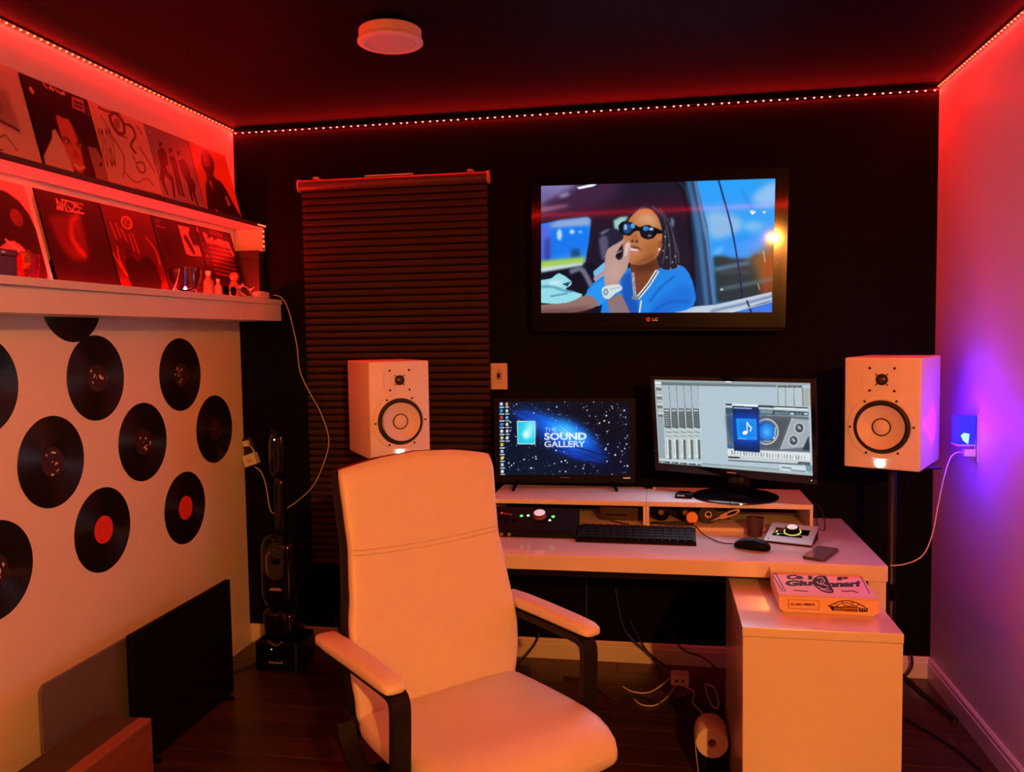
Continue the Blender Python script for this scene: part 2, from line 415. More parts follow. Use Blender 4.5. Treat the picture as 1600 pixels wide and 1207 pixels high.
# ------------------------------------------------------------------ left wall: shelves
us = thing('upper_wall_shelf', 'narrow white upper shelf under the top row of record sleeves', 'shelf', (0, 0, 0))
obj('board', box(.001, .150, -2.6, -.001, 1.975, 1.993, .002, 1), SHELFW, us)
obj('front_edge', box(.1503, .1525, -2.6, -.001, 1.9745, 1.9935), mat('dark_edge_strip', (.055, .022, .020), .6), us)
obj('end_panel', box(.003, .144, -.022, -.003, 1.872, 1.9745, .001, 1), SHELFW, us)
lsf = thing('lower_wall_shelf', 'deep white lower shelf with boxed front above the wall records', 'shelf', (0, 0, 0))
obj('board', prism([(.001, -.001), (.219, -.001), (.2245, -.5), (.232, -1.0), (.242, -1.5), (.250, -2.0), (.255, -2.6), (.001, -2.6)], 1.620, 1.643), SHELFW, lsf)
obj('front_fascia', box(.197, .213, -2.6, -.3865, 1.545, 1.6195, .001, 1), SHELFW, lsf)
obj('front_fascia', box(.197, .213, -.385, -.001, 1.545, 1.6195, .001, 1), SHELFW, lsf)
obj('bottom_panel', box(.001, .1968, -2.6, -.001, 1.545, 1.556), SHELFW, lsf)
# red tape lying on the lower shelf and round the end of the upper one
led_strip('led_strip', 'red led tape lying on the lower shelf at the foot of the sleeves', (.122, -.115, 1.6445), (.122, -2.5, 1.6445), (0.15, 0, 1), 70, LEDS, watts=13)
led_strip('led_strip', 'short red led tape round the back end of the upper shelf', (.1545, -.095, 1.984), (.1545, -.012, 1.984), (1, 0, 0), 4, LEDH, light=False)
led_strip('led_strip', 'short vertical red led tape hanging from the upper shelf end', (.148, -.024, 1.972), (.148, -.024, 1.880), (.5, -1, 0), 4, LEDH, watts=9)

# ------------------------------------------------------------------ vinyl records on the left wall
disc_prof = [(.0035, .0006), (.050, .0006), (.0505, .0012), (.055, .0012), (.0555, .0016)]
r_ = .060
while r_ < .146: disc_prof += [(r_, .0017), (r_+.0006, .0019), (r_+.026, .0019), (r_+.0266, .0017)]; r_ += .029
disc_prof += [(.1475, .0019), (.1505, .0014), (.1508, .0004), (.1500, 0), (.0035, 0)]
def record(y, z, label, lab, marks=0):
    t = thing('vinyl_record', label, 'vinyl record', (.0008, y, z), (0, PI/2, 0), 'vinyl records on the left wall')
    obj('disc', lathe(disc_prof, 64, cap=False), VINYL, t)
    lb = obj('label', lathe([(.004, .0009), (.004, .0022), (.0495, .0022), (.0497, .0009)], 40, cap=False), lab, t)
    if marks:        # little printed marks on the dark labels (local x is down the wall after the turn)
        rnd = random.Random(marks)
        bm = bmesh.new()
        for k in range(7):
            a = rnd.uniform(0, 2*PI); rr = rnd.uniform(.014, .043); w_, h_ = rnd.uniform(.003, .007), rnd.uniform(.002, .004)
            q = box(-w_, w_, -h_, h_, 0, .0004); merge(bm, q, Matrix.Translation((rr*math.cos(a), rr*math.sin(a), .0022)) @ Matrix.Rotation(a+PI/2, 4, 'Z'))
        obj('label_print', bm, PAPERW, lb)
    return t
record(-1.030, 1.334, 'black record with dark label, touching the half-hidden record under the shelf', LABDK, 3)
record(-.508, 1.320, 'black record with dark label and white mark, upper right near the black wall', LABDK, 5)
record(-.777, 1.074, 'black record with dark label in the middle of the group on the wall', LABDK, 8)
record(-.257, 1.064, 'black record with plain dark label, nearest to the black wall corner', LABDK)
record(-1.265, 1.072, 'large-looking black record with dark white-printed label at left of the middle row', LABDK, 11)
record(-1.030, .792, 'black record with bright red label, the nearer and larger of two', LABRED)
record(-.511, .762, 'black record with bright red label, the farther one nearest the corner', LABRED)
record(-1.545, 1.338, 'black record cut by the left picture edge in the upper row', LABDK, 2)
record(-1.522, .783, 'black record cut by the left picture edge in the lower row', LABDK, 4)
record(-1.137, 1.612, 'black record half hidden behind the lower shelf front', LABDK)

# ------------------------------------------------------------------ record sleeves
def sleeve(label, cv, y0, y1, zb, xb, xt, h=.312, thick=.004):
    """sleeve from y0 (near) to y1 (far), bottom front edge at (xb, zb), top leaning to xt"""
    w = y1-y0; dz = math.sqrt(h*h-(xb-xt)**2); lean = math.atan2(xb-xt, dz)
    t = thing('record_sleeve', label, 'record sleeve', ((xb), (y0+y1)/2, zb), (0, -lean, 0), 'record sleeves on the wall shelves')
    obj('card_sleeve', box(-thick, 0, -w/2, w/2, 0, h, .0008, 1), BLKPLA if cv.img.mean() < .25 else PAPERW, t)
    me = cv.mesh('cover_print', lambda u, v: np.c_[np.full_like(u, .0006), (u-.5)*(w-.002), (1-v)*(h-.002)+.001]); me.materials.append(PRINT)
    link('cover_print', me, t); return t
N = 84
Z2 = [(250, 195), (845, 440), (915, 1075), (305, 895)]
# top row -------------------------------------------------------------
cv = Canvas(N, N, (205, 165, 150))
cv.poly([(.25, .30), (.78, .28), (.82, .68), (.3, .62)], (150, 110, 100), .8, 2); cv.line([(.2, .1), (.5, .12), (.6, .09)], .02, (90, 60, 60))
cv.line([(.28, .55), (.5, .6), (.8, .66)], .03, (90, 50, 50)); cv.ell(.5, .45, .16, .12, (110, 80, 75), .8, 1); cv.line([(.4, .85), (.6, .75), (.7, .88)], .015, (110, 70, 70)); cv.line([(.25, .9), (.5, .92)], .03, (110, 80, 80), smooth=4)
sleeve('pale printed sleeve cut by the left picture edge, top shelf', cv, -1.672, -1.358, 1.9935, .098, .020)
cv = Canvas(N, N, (16, 10, 12), Z2)                                    # portrait
cv.poly([(305, 895), (310, 790), (430, 670), (445, 620), (480, 610), (560, 800), (590, 985)], (205, 165, 150))
cv.poly([(760, 760), (840, 780), (890, 880), (920, 1080), (790, 1035)], (150, 100, 95))
cv.poly([(510, 540), (520, 515), (580, 540), (620, 550), (700, 700), (735, 780), (730, 870), (700, 960), (650, 985), (600, 945), (570, 860), (530, 740)], (195, 95, 70), smooth=3)
cv.poly([(640, 560), (720, 700), (755, 800), (740, 950), (660, 1000), (690, 900), (690, 760)], (60, 22, 20), blur=1)
cv.ell(565, 700, 38, 20, (70, 25, 20), .9, 1, .5); cv.ell(690, 745, 34, 18, (60, 20, 18), .9, 1, .4); cv.ell(560, 705, 14, 8, (215, 170, 150)); cv.ell(690, 748, 12, 7, (190, 140, 120))
cv.poly([(610, 760), (650, 800), (660, 830), (600, 830)], (150, 60, 45), .7, 1); cv.line([(600, 880), (640, 910), (690, 905)], 18, (225, 170, 150), smooth=3); cv.line([(590, 930), (640, 960), (690, 940)], 26, (55, 18, 16), .8, 1)
cv.poly([(490, 540), (470, 450), (520, 395), (620, 400), (690, 480), (730, 620), (745, 760), (700, 690), (640, 565), (580, 545), (520, 512)], (14, 6, 7), smooth=3)
strokes(cv, lambda x, y: ((75+x/14.85)*5.488, (45+y/14.85)*5.488), [[(110, 120), (200, 225)], [(320, 205), (255, 200), (290, 240), (250, 245)], [(360, 240), (310, 250), (350, 285)], [(400, 245), (450, 320), (485, 290)], [(500, 355), (520, 320), (560, 370), (570, 330)], [(625, 345), (600, 330), (575, 365), (615, 380)]], 11, (215, 165, 150)); cv.poly([(700, 405), (805, 440), (800, 530), (685, 480)], (170, 110, 100)); cv.line([(715, 440), (790, 470)], 14, (40, 15, 15)); cv.line([(712, 465), (780, 495)], 14, (40, 15, 15)); cv.poly([(305, 310), (330, 300), (355, 345), (330, 360)], (205, 160, 150)); cv.ell(855, 900, 16, 14, (50, 15, 15)); cv.text('12', 805, 490, 840, 550, (190, 140, 130))
sleeve('dark sleeve with a close portrait of a smiling man, top shelf', cv, -1.340, -1.032, 1.9935, .092, .015)
Q2 = [(850, 445), (1280, 612), (1365, 1198), (925, 1065)]
cv = Canvas(N, N, (200, 160, 140), Q2)                                 # line drawing
for pts, wd_ in [([(1010, 560), (1060, 545), (1110, 600), (1110, 680), (1060, 680), (1020, 620), (1010, 560)], 22), ([(1120, 620), (1180, 640), (1200, 710), (1150, 770), (1180, 830)], 18), ([(1000, 700), (1070, 830), (1060, 930), (1040, 1000)], 8), ([(1220, 790), (1280, 890), (1320, 980)], 8), ([(1180, 900), (1230, 900), (1240, 960), (1200, 970), (1170, 930)], 12), ([(1060, 960), (1140, 1040), (1240, 1020), (1300, 1080)], 7), ([(1050, 690), (1130, 720)], 8), ([(930, 500), (1000, 530), (1100, 545)], 14), ([(1150, 840), (1180, 930)], 7), ([(940, 560), (990, 660)], 6), ([(1230, 640), (1260, 700)], 8)]:
    cv.line(pts, wd_, (70, 35, 35), .85, smooth=4)
cv.ell(1060, 615, 30, 40, (130, 85, 80), .8); cv.text('GO GO', 885, 640, 1000, 920, (60, 25, 25)); cv.poly([(850, 445), (880, 460), (940, 1070), (925, 1065)], (225, 130, 70), .6)
cv.line([(940, 1045), (1095, 1090)], 26, (70, 30, 30)); cv.line([(1130, 1095), (1345, 1160)], 26, (70, 30, 30))
sleeve('pale sleeve with dark line drawing, top shelf second from portrait', cv, -1.030, -.722, 1.9935, .092, .015)
Q3 = [(58, 98), (335, 210), (372, 592), (115, 515)]
cv = Canvas(N, N, (125, 105, 112), Q3)                                 # three figures
cv.poly([(80, 330), (360, 440), (372, 592), (115, 515)], (150, 128, 130), .8, 4)
D = (20, 12, 14)
for hx, hy, s_ in [(153, 228, 1), (210, 262, .95), (262, 280, .95)]: cv.ell(hx, hy, 13*s_, 17*s_, D)
cv.poly([(125, 255), (165, 240), (182, 280), (180, 330), (160, 340), (170, 370), (200, 400), (190, 500), (178, 505), (180, 420), (150, 385), (135, 420), (150, 490), (140, 480), (112, 400), (130, 340)], D)
cv.poly([(195, 295), (225, 285), (240, 330), (238, 370), (250, 500), (235, 500), (226, 420), (225, 505), (212, 480), (205, 360)], D)
cv.poly([(250, 315), (290, 310), (310, 350), (312, 400), (335, 450), (318, 490), (330, 560), (318, 545), (300, 470), (300, 530), (288, 520), (282, 440), (255, 370)], D)
for hx, hy in [(158, 232), (213, 266), (266, 285)]: cv.ell(hx, hy+4, 6, 9, (150, 80, 60))
cv.ell(98, 152, 5, 5, (200, 170, 160))
sleeve('grey sleeve with three dark dancing figures, top shelf', cv, -.720, -.416, 1.9935, .092, .015)
Q4 = [(340, 212), (578, 300), (592, 645), (378, 595)]
cv = Canvas(N, N, (196, 96, 22), Q4)                                   # single figure on orange
cv.poly([(340, 212), (578, 300), (582, 380), (352, 310)], (150, 90, 45), .7, 6)
cv.ell(448, 335, 42, 72, (28, 12, 12)); cv.ell(440, 345, 22, 42, (110, 45, 30)); cv.ell(440, 372, 16, 12, (40, 15, 14))
cv.poly([(425, 390), (470, 400), (480, 440), (420, 430)], (60, 22, 18)); cv.poly([(405, 450), (440, 420), (500, 435), (530, 480), (560, 560), (585, 645), (400, 605)], (30, 14, 16), smooth=3)
cv.line([(520, 520), (530, 560)], 12, (190, 110, 90)); cv.poly([(432, 440), (448, 430), (445, 490)], (170, 90, 60)); cv.line([(440, 580), (455, 610)], 10, (180, 110, 90))
sleeve('orange sleeve with a dark half-length figure, top shelf nearest the corner', cv, -.414, -.108, 1.9935, .092, .015)
# lower row -----------------------------------------------------------
zb = 1.6435
cv = Canvas(N, N, (190, 130, 140))
cv.poly([(.2, .35), (.55, .1), (.9, .3), (.9, 1), (.1, 1)], (25, 15, 20), smooth=3); cv.poly([(.3, .75), (.6, .6), (.75, .8), (.3, .98)], (180, 110, 120), smooth=3); cv.ell(.72, .36, .08, .09, (110, 50, 45)); cv.poly([(.94, 0), (1, 0), (1, 1), (.94, 1)], (235, 200, 195))
cv.poly([(0, .1), (.4, .03), (.55, .18), (.2, .3)], (170, 110, 125), .8, 2); cv.line([(.5, .6), (.65, .7)], .02, (220, 180, 180))
sleeve('pink and black sleeve with a white spine, lower shelf, cut by the left edge', cv, -1.655, -1.345, zb, .105, .030)
QB = [(325, 125), (870, 245), (830, 960), (300, 880)]
cv = Canvas(N, N, (12, 5, 6), QB)
cv.poly([(370, 350), (520, 340), (660, 340), (655, 560), (600, 700), (470, 690), (400, 560)], (95, 28, 28), .9, 3, smooth=3)
cv.line([(650, 350), (570, 410), (530, 520), (560, 620), (600, 680)], 26, (205, 80, 55), .85, 2, smooth=4)
cv.line([(340, 130), (800, 240)], 30, (60, 20, 20), .8); strokes(cv, lambda x, y: ((80+x/18.03)*5.248, (25+y/18.03)*5.248), [[(265, 285), (235, 590), (185, 570), (225, 520)], [(270, 330), (340, 440), (310, 600)], [(290, 500), (300, 600), (370, 605)], [(420, 320), (370, 605)], [(420, 320), (560, 350), (880, 425)], [(550, 360), (440, 470), (470, 560), (440, 620)], [(530, 470), (640, 645)], [(640, 645), (770, 470)], [(700, 400), (800, 520), (960, 570)], [(920, 430), (1040, 465)], [(780, 440), (885, 490)], [(875, 600), (820, 650)], [(440, 625), (640, 655), (980, 715)], [(720, 655), (980, 700)]], 9, (230, 155, 135))
cv.ell(610, 450, 18, 40, (120, 45, 40), .7, 1)
sleeve('black sleeve with pale angular lettering above a glowing arc, lower shelf', cv, -1.325, -1.020, zb, .105, .030)
QC = [(875, 245), (1262, 345), (1290, 985), (820, 920)]
cv = Canvas(N, N, (62, 16, 14), QC)
cv.poly([(875, 245), (1262, 345), (1275, 600), (870, 480)], (80, 24, 18), .8, 6)
for pts in [[(915, 380), (925, 500)], [(955, 390), (965, 490)], [(990, 430), (1010, 520)], [(1045, 470), (1050, 600)], [(1075, 470), (1085, 620)], [(910, 560), (890, 660), (920, 800), (1000, 830)], [(850, 600), (900, 760), (990, 920)], [(1180, 500), (1240, 600), (1250, 720)]]: cv.line(pts, 11, (165, 80, 45), .9, smooth=3)
cv.ell(1053, 390, 46, 46, (215, 130, 100)); cv.ell(1053, 390, 36, 36, (70, 18, 15)); cv.text('VO', 1030, 360, 1080, 415, (225, 140, 110))
cv.poly([(930, 680), (960, 650), (970, 590), (1000, 580), (1020, 640), (1060, 690), (1130, 640), (1200, 700), (1220, 800), (1200, 950), (940, 940)], (10, 4, 5), smooth=2); cv.ell(990, 630, 22, 30, (45, 14, 12))
sleeve('dark red sleeve with a round emblem and seated silhouettes, lower shelf', cv, -1.015, -.722, zb, .105, .030)
QD = [(95, 655), (385, 690), (375, 1130), (80, 1100)]
cv = Canvas(N, N, (14, 6, 8), QD)
cv.poly([(262, 700), (340, 712), (318, 750), (330, 815), (370, 820), (372, 880), (290, 880), (262, 870)], (220, 130, 125)); cv.poly([(275, 770), (300, 755), (330, 850), (315, 875), (290, 820)], (40, 14, 16), smooth=2)
cv.text('30', 115, 678, 145, 700, (150, 70, 70)); cv.line([(115, 715), (165, 725)], 7, (130, 60, 60)); cv.line([(85, 660), (150, 1105)], 5, (140, 40, 40), .5)
sleeve('black sleeve with a white square picture at its right, lower shelf', cv, -.718, -.408, zb, .105, .030)
QE = [(390, 695), (620, 735), (632, 1110), (380, 1100)]
cv = Canvas(N, N, (22, 9, 10), QE)
cv.line([(482, 730), (552, 748)], 26, (95, 32, 32)); strokes(cv, lambda x, y: ((80+x/9.52)*4.023, (160+y/9.52)*4.023), [[(262, 220), (285, 335)], [(262, 220), (305, 250), (280, 280), (315, 335), (285, 335)], [(330, 290), (342, 340), (372, 350), (362, 285)], [(380, 275), (420, 355), (440, 310), (462, 370), (472, 295)], [(490, 300), (503, 378)], [(505, 340), (525, 345)], [(522, 305), (535, 385)], [(552, 320), (563, 388)], [(605, 335), (580, 330), (608, 390), (580, 388)], [(635, 345), (612, 340), (640, 400), (612, 395)], [(645, 430), (665, 500)]], 11, (230, 145, 130))
for i in range(7): cv.line([(445, 812+i*24), (598, 838+i*24)], 9, (130, 62, 55), .9)
cv.poly([(392, 700), (402, 712), (400, 735), (388, 730)], (190, 100, 95)); cv.ell(415, 860, 8, 8, (150, 70, 60)); cv.ell(405, 795, 5, 5, (150, 70, 60))
sleeve('dark sleeve with a white title over many text lines, lower shelf', cv, -.404, -.112, zb, .105, .030)

# small things on the lower shelf
bx = thing('shoe_box', 'black shoe box with a small white tick, standing at the shelf end', 'box', (.088, -.052, 1.6432))
obj('box_body', box(-.060, .060, -.026, .026, 0, .190, .002, 1), mat('black_card', (.016, .012, .012), .6, noise=.1), bx)
obj('box_lid', box(-.0625, .0625, -.0285, .0285, .190, .226, .002, 1), mat('black_card_lid', (.02, .014, .014), .55), bx)
obj('tick_mark', prism([(.008, .048), (.016, .040), (.036, .062), (.017, .050), (.010, .054)], -.0268, -.0262, 'y'), PAPERW, bx)
db = thing('jewellery_box', 'dark red box on the lower shelf at the left picture edge', 'box', (.150, -1.635, 1.6432))
obj('box_body', box(-.035, .035, -.055, .050, 0, .060, .003, 2), mat('dark_red_lacquer', (.10, .012, .014), .3), db)
obj('box_lid', box(-.037, .037, -.057, .052, .060, .078, .003, 2), mat('dark_red_lid', (.12, .014, .016), .3), db)
obj('clasp', box(.037, .0385, -.010, .004, .066, .072), SILVER, db)
ct = thing('candle_glass', 'faceted red glass tumbler beside the dark red box', 'glass', (.165, -1.525, 1.6432))
prof = [(.026, 0), (.031, .03), (.034, .075), (.031, .075), (.028, .03), (.023, .006), (0, .006)]
obj('tumbler', lathe(prof, 10), REDGLASS, ct)
rnd = random.Random(4)
for k in range(14):
    b = bmesh.new(); bmesh.ops.create_icosphere(b, subdivisions=1, radius=.0075)
    a = rnd.uniform(0, 2*PI); rr = rnd.uniform(.002, .019)
    obj('glass_pebble', b, GLASS if k % 3 else REDGLASS, ct, loc=(rr*math.cos(a), rr*math.sin(a), rnd.uniform(.045, .080)), rot=(a, rr*50, a))
gb = thing('glass_bowl', 'clear glass bowl with a tiny blue light inside', 'bowl', (.168, -.722, 1.6432))
obj('bowl', lathe([(0, .002), (.030, .002), (.034, 0), (.045, .012), (.060, .05), (.063, .095), (.0605, .095), (.057, .05), (.042, .015), (0, .006)], 32), GLASS, gb, smooth=True, angle=40)
obj('blue_light', lathe([(0, .008), (.006, .009), (.008, .018), (.004, .026), (0, .030)], 12), mat('blue_spark', (.3, .4, 1), .3, emit=(.35, .45, 1.0), estr=6), gb)
obj('light_stem', tube([(0, 0, .028), (.001, 0, .088)], .0025, 6), mat('blue_stem', (.05, .07, .5), .3, emit=(.05, .07, .8), estr=.25), gb)
def bottle(x, y, label, s, m):
    t = thing('small_bottle', label, 'bottle', (x, y, 1.6432))
    obj('bottle_body', lathe([(0, 0), (.012*s, 0), (.013*s, .004), (.013*s, .035*s), (.006*s, .045*s), (.0055*s, .052*s), (0, .052*s)], 16), m, t, smooth=True, angle=40)
    obj('cap', lathe([(0, .052*s), (.007*s, .052*s), (.007*s, .064*s), (0, .064*s)], 14), PAPERW, t)
REDP = mat('red_bottle_plastic', (.75, .2, .17), .3)
bottle(.172, -.560, 'taller small bottle with white cap beside the glass bowl', 1.5, REDP)
bottle(.180, -.500, 'shorter small bottle with white cap beside the sunglasses', 1.05, mat('pink_bottle_plastic', (.8, .4, .36), .3))
sg = thing('toy_figure', 'small red toy figure in front of the lettered sleeve', 'toy', (.165, -.345, 1.6432))
obj('figure_body', loft([[(x*1.0, y*1.0, z) for x, y in superell(a, b_, 14, .9)] for a, b_, z in ((.014, .018, 0), (.018, .022, .02), (.017, .020, .05), (.011, .012, .068))]), REDP, sg, smooth=True)
obj('figure_head', shift(lathe([(0, -.020), (.014, -.012), (.019, .002), (.014, .016), (0, .021)], 14), (0, .004, .086)), REDP, sg, smooth=True)
for s_ in (-1, 1):
    obj('figure_arm', tube([(.0, s_*.016, .055), (.012, s_*.036, .046), (.022, s_*.042, .060)], .006, 7, 3), REDP, sg, smooth=True)
    obj('figure_leg', tube([(.004, s_*.011, .01), (.022, s_*.020, .012), (.034, s_*.024, .007)], .0065, 7, 3), REDP, sg, smooth=True)
gl = thing('sunglasses', 'folded dark sunglasses lying beside the small bottles', 'glasses', (.175, -.425, 1.6432))
for s_ in (-1, 1):
    obj('lens', prism([(s_*.030+a, .022+b_) for a, b_ in superell(.022, .018, 18, .8)], .012, .016, 'x'), BLKGLO, gl)
    obj('temple', tube([(.012, s_*.055, .030), (-.02, s_*.050, .028), (-.045, s_*.010, .012)], .002, 6, 3), BLKPLA, gl)
obj('rim', tube([(.014, -.055, .030), (.015, -.03, .041), (.016, 0, .034), (.015, .03, .041), (.014, .055, .030)], .0022, 6, 4), BLKPLA, gl)
ps = thing('power_adapter', 'white power adapter block lying at the far end of the lower shelf', 'adapter', (.185, -.135, 1.6432), (0, 0, math.radians(8)))
obj('adapter_body', loft([[(x, y_, z+.017) for x, z in superell(a, b_, 16, .5)] for y_, a, b_ in ((-.085, .008, .006), (-.070, .017, .013), (-.045, .020, .0165), (.045, .020, .0165))]), CABW, ps, smooth=True, angle=50)
obj('adapter_socket', box(-.013, .013, .045, .070, .004, .028, .002, 1), CABW, ps)
obj('usb_plug', box(-.006, .006, .070, .088, .010, .022, .001, 1), CABW, ps)
obj('adapter_lead', tube([(0, -.085, .015), (.006, -.14, .006), (.002, -.20, .004), (-.012, -.23, .018), (-.002, -.255, .040), (.012, -.235, .042), (.016, -.19, .020), (.012, -.13, .004)], .0024, 6, 6), CABW, ps, smooth=True)
# long white cable that droops from the shelf to the wall adapter
wc = thing('charging_cable', 'long thin white cable drooping from the shelf in front of the blind', 'cable', (.20, -.05, 1.665))
cp = [(.20, -.050, 1.665), (.232, -.045, 1.655), (.262, -.05, 1.62), (.289, -.06, 1.548), (.315, -.065, 1.43), (.328, -.068, 1.312), (.372, -.07, 1.215), (.417, -.07, 1.135), (.452, -.07, 1.04), (.457, -.07, .965), (.42, -.07, .86), (.374, -.07, .777), (.30, -.07, .71), (.228, -.08, .663), (.19, -.09, .650), (.160, -.075, .672), (.137, -.06, .773), (.108, -.045, .835), (.075, -.045, .862)]
obj('cable', tube([Vector(q)-Vector((.20, -.05, 1.665)) for q in cp], .0022, 6, 5), CABW, wc, smooth=True)
ad = thing('wall_charger', 'white plug-in charger hanging askew on the black wall near the corner', 'charger', (.045, -.004, .92), (0, math.radians(-18), 0))
obj('socket_plate', box(-.030, .022, -.010, .002, -.010, .078, .002, 1), mat('black_socket', (.012, .012, .012), .4), ad)
obj('charger_body', box(-.033, .033, -.052, -.012, -.055, .000, .004, 2), CABW, ad)
obj('charger_plug', box(-.016, .012, -.035, -.0105, .040, .066, .003, 2), CABW, ad)
obj('prong_slot', box(-.006, -.003, -.0525, -.0515, -.038, -.026), CABB, ad)
obj('prong_slot', box(.006, .009, -.0525, -.0515, -.038, -.026), CABB, ad)
obj('short_lead', tube([(-.002, -.03, .040), (.022, -.04, .034), (.032, -.042, .008), (.028, -.04, -.010)], .003, 6, 4), CABW, ad, smooth=True)

# ------------------------------------------------------------------ back wall: pleated shade, TV, switch plate
sh = thing('pleated_blind', 'tall dark brown pleated blind on the black back wall', 'blind', (.779, 0, .42))
x0, x1 = -.432, .430
obj('headrail', shift(lathe([(0, -.438), (.024, -.438), (.026, -.436), (.026, .436), (.024, .438), (0, .438)], 20, 'x'), (-.0005, -.032, 1.738)), mat('dark_brown_rail', (.075, .045, .040), .35), sh, smooth=True, angle=40)
for s_ in (-1, 1):
    obj('end_cap', shift(lathe([(0, 0), (.029, 0), (.029, .006), (0, .006)], 20, 'x'), (s_*.441-.003, -.032, 1.738)), mat('light_end_cap', (.5, .42, .38), .4), sh)
    obj('bracket', box(s_*.36-.012, s_*.36+.012, -.045, -.001, 1.763, 1.774, .002, 1), mat('pale_bracket', (.5, .42, .38), .4), sh)
obj('paper_strip', box(-.125, .098, -.043, -.028, 1.7645, 1.770), PAPERW, sh)
n_p = 53; ph = (1.712-.012)/n_p
pb = prism([(-.004, 0), (-.030, ph*.16), (-.036, ph*.45), (-.030, ph*.86), (-.004, ph*.99)], x0, x1, 'x')
pm = None
for i in range(n_p):
    z = .012+i*ph
    if pm is None: pm = obj('pleat', pb, SHADEM, sh, loc=(0, 0, z)).data
    else: link('pleat', pm, sh, (0, 0, z))
obj('bottom_rail', box(x0-.003, x1+.003, -.034, -.004, -.012, .011, .003, 2), mat('dark_bottom_rail', (.05, .03, .028), .4), sh)

SW = .945; SHt = SW*9/16
tv = thing('television', 'wall-mounted black television showing a man in sunglasses in a car', 'television', (1.938, -.142, 1.8135), (math.radians(1.5), math.radians(.96), math.radians(-.76)))
bw, bt, bbm = .040, .042, .062
hw, ht = SW/2, SHt/2
def frame_bm(x0, x1, z0, z1, X0, X1, Z0, Z1, y0, y1):
    b = bmesh.new(); O = [(X0, Z0), (X1, Z0), (X1, Z1), (X0, Z1)]; I = [(x0, z0), (x1, z0), (x1, z1), (x0, z1)]
    V = [[b.verts.new((p[0], yy, p[1])) for p in L_] for yy in (y0, y1) for L_ in (O, I)]
    for i in range(4):
        j = (i+1) % 4
        b.faces.new((V[0][i], V[0][j], V[1][j], V[1][i])); b.faces.new((V[2][i], V[2][j], V[3][j], V[3][i]))
        b.faces.new((V[0][i], V[0][j], V[2][j], V[2][i])); b.faces.new((V[1][i], V[1][j], V[3][j], V[3][i]))
    return b
obj('bezel', frame_bm(-hw, hw, -ht, ht, -hw-bw, hw+bw+.012, -ht-bbm, ht+bt, -.012, .010), BLKGLO, tv)
obj('rear_housing', box(-hw-.03, hw+.03, .0102, .075, -ht-.05, ht+.03, .012, 3), BLKPLA, tv)
obj('wall_mount', box(-.20, .20, .0755, .134, -.12, .12, .004, 1), BLKMET, tv)
obj('speaker_strip', box(-hw-bw, hw+bw+.012, -.004, .010, -ht-bbm-.016, -ht-bbm-.001, .004, 2), BLKPLA, tv)
lg = obj('logo_ring', lathe([(.0055, 0), (.0055, .0006), (.0085, .0006), (.0085, 0)], 24, 'y', cap=False), mat('logo_pink', (.75, .35, .33), .4), tv, loc=(-.022, -.0125, -ht-.028))
obj('logo_dot', box(-.002, .002, -.0006, 0, -.002, .003), LABRED, lg)
word('LG', .022, .013, 0, SILVER, 'logo_letters', tv, (.006, -.0128, -ht-.028), (0, 0, 0), .01)
T = Canvas(330, 186, (22, 20, 34), [(157, 187), (1433, 145), (1414, 858), (156, 860)])
# inside of the car
T.poly([(150, 180), (940, 155), (985, 330), (1000, 600), (150, 640)], (30, 24, 42)); T.poly([(150, 180), (600, 165), (560, 260), (400, 330), (150, 400)], (70, 40, 72), .8, 10)
T.poly([(155, 185), (360, 178), (300, 215), (180, 265), (157, 300)], (150, 140, 205), .8, 5); T.poly([(350, 195), (440, 175), (462, 178), (440, 190), (365, 205)], (240, 245, 255))
T.poly([(157, 300), (300, 285), (310, 295), (160, 330)], (200, 130, 160), .7, 2); T.poly([(157, 220), (240, 200), (200, 240), (160, 268)], (110, 90, 150), .8, 4); T.ell(285, 237, 30, 9, (200, 190, 220), .7, 2, -.3)
T.poly([(160, 350), (560, 280), (960, 250), (970, 320), (560, 350), (160, 400)], (70, 14, 36), .55, 12)
T.poly([(150, 630), (420, 590), (560, 640), (520, 860), (150, 860)], (18, 18, 34))
# rear side window
T.poly([(157, 390), (250, 370), (410, 352), (428, 365), (420, 440), (398, 590), (160, 640)], (40, 130, 235)); T.poly([(200, 395), (250, 372), (410, 352), (425, 370), (420, 400), (200, 420)], (140, 170, 215), 1, 2)
T.poly([(157, 400), (215, 395), (222, 560), (157, 580)], (90, 100, 225), .9, 3); T.poly([(210, 410), (420, 400), (410, 520), (215, 560)], (18, 120, 240), .95, 2); T.ell(257, 445, 14, 30, (200, 230, 255), .9, 1); T.ell(325, 430, 14, 12, (210, 235, 255), .9, 1); T.ell(370, 430, 12, 8, (120, 200, 255), .9, 1)
T.poly([(318, 520), (365, 520), (370, 570), (320, 570)], (30, 70, 120), .9, 2); T.poly([(180, 470), (205, 460), (205, 580), (175, 590)], (30, 50, 130), .8, 3)
T.poly([(157, 585), (395, 562), (388, 600), (157, 632)], (170, 205, 80), 1, 2); T.poly([(157, 618), (385, 592), (380, 608), (157, 645)], (200, 225, 230), .9, 1)
# passenger behind
T.poly([(470, 440), (520, 412), (600, 420), (640, 520), (560, 640), (470, 560)], (36, 34, 58), smooth=3); T.poly([(470, 470), (495, 450), (520, 470), (515, 560), (490, 575), (478, 520)], (92, 88, 120), .9, 1, smooth=2); T.poly([(478, 435), (530, 412), (520, 425), (485, 445)], (150, 150, 180), .8, 1)
T.poly([(550, 370), (590, 350), (630, 350), (580, 420), (555, 410)], (160, 225, 215), .9, 1); T.poly([(440, 640), (500, 590), (520, 680), (450, 700)], (110, 190, 235)); T.line([(445, 680), (500, 640)], 12, (215, 120, 130))
T.line([(320, 640), (370, 625), (400, 660), (425, 710)], 26, (120, 120, 150), .9, 1, smooth=3)
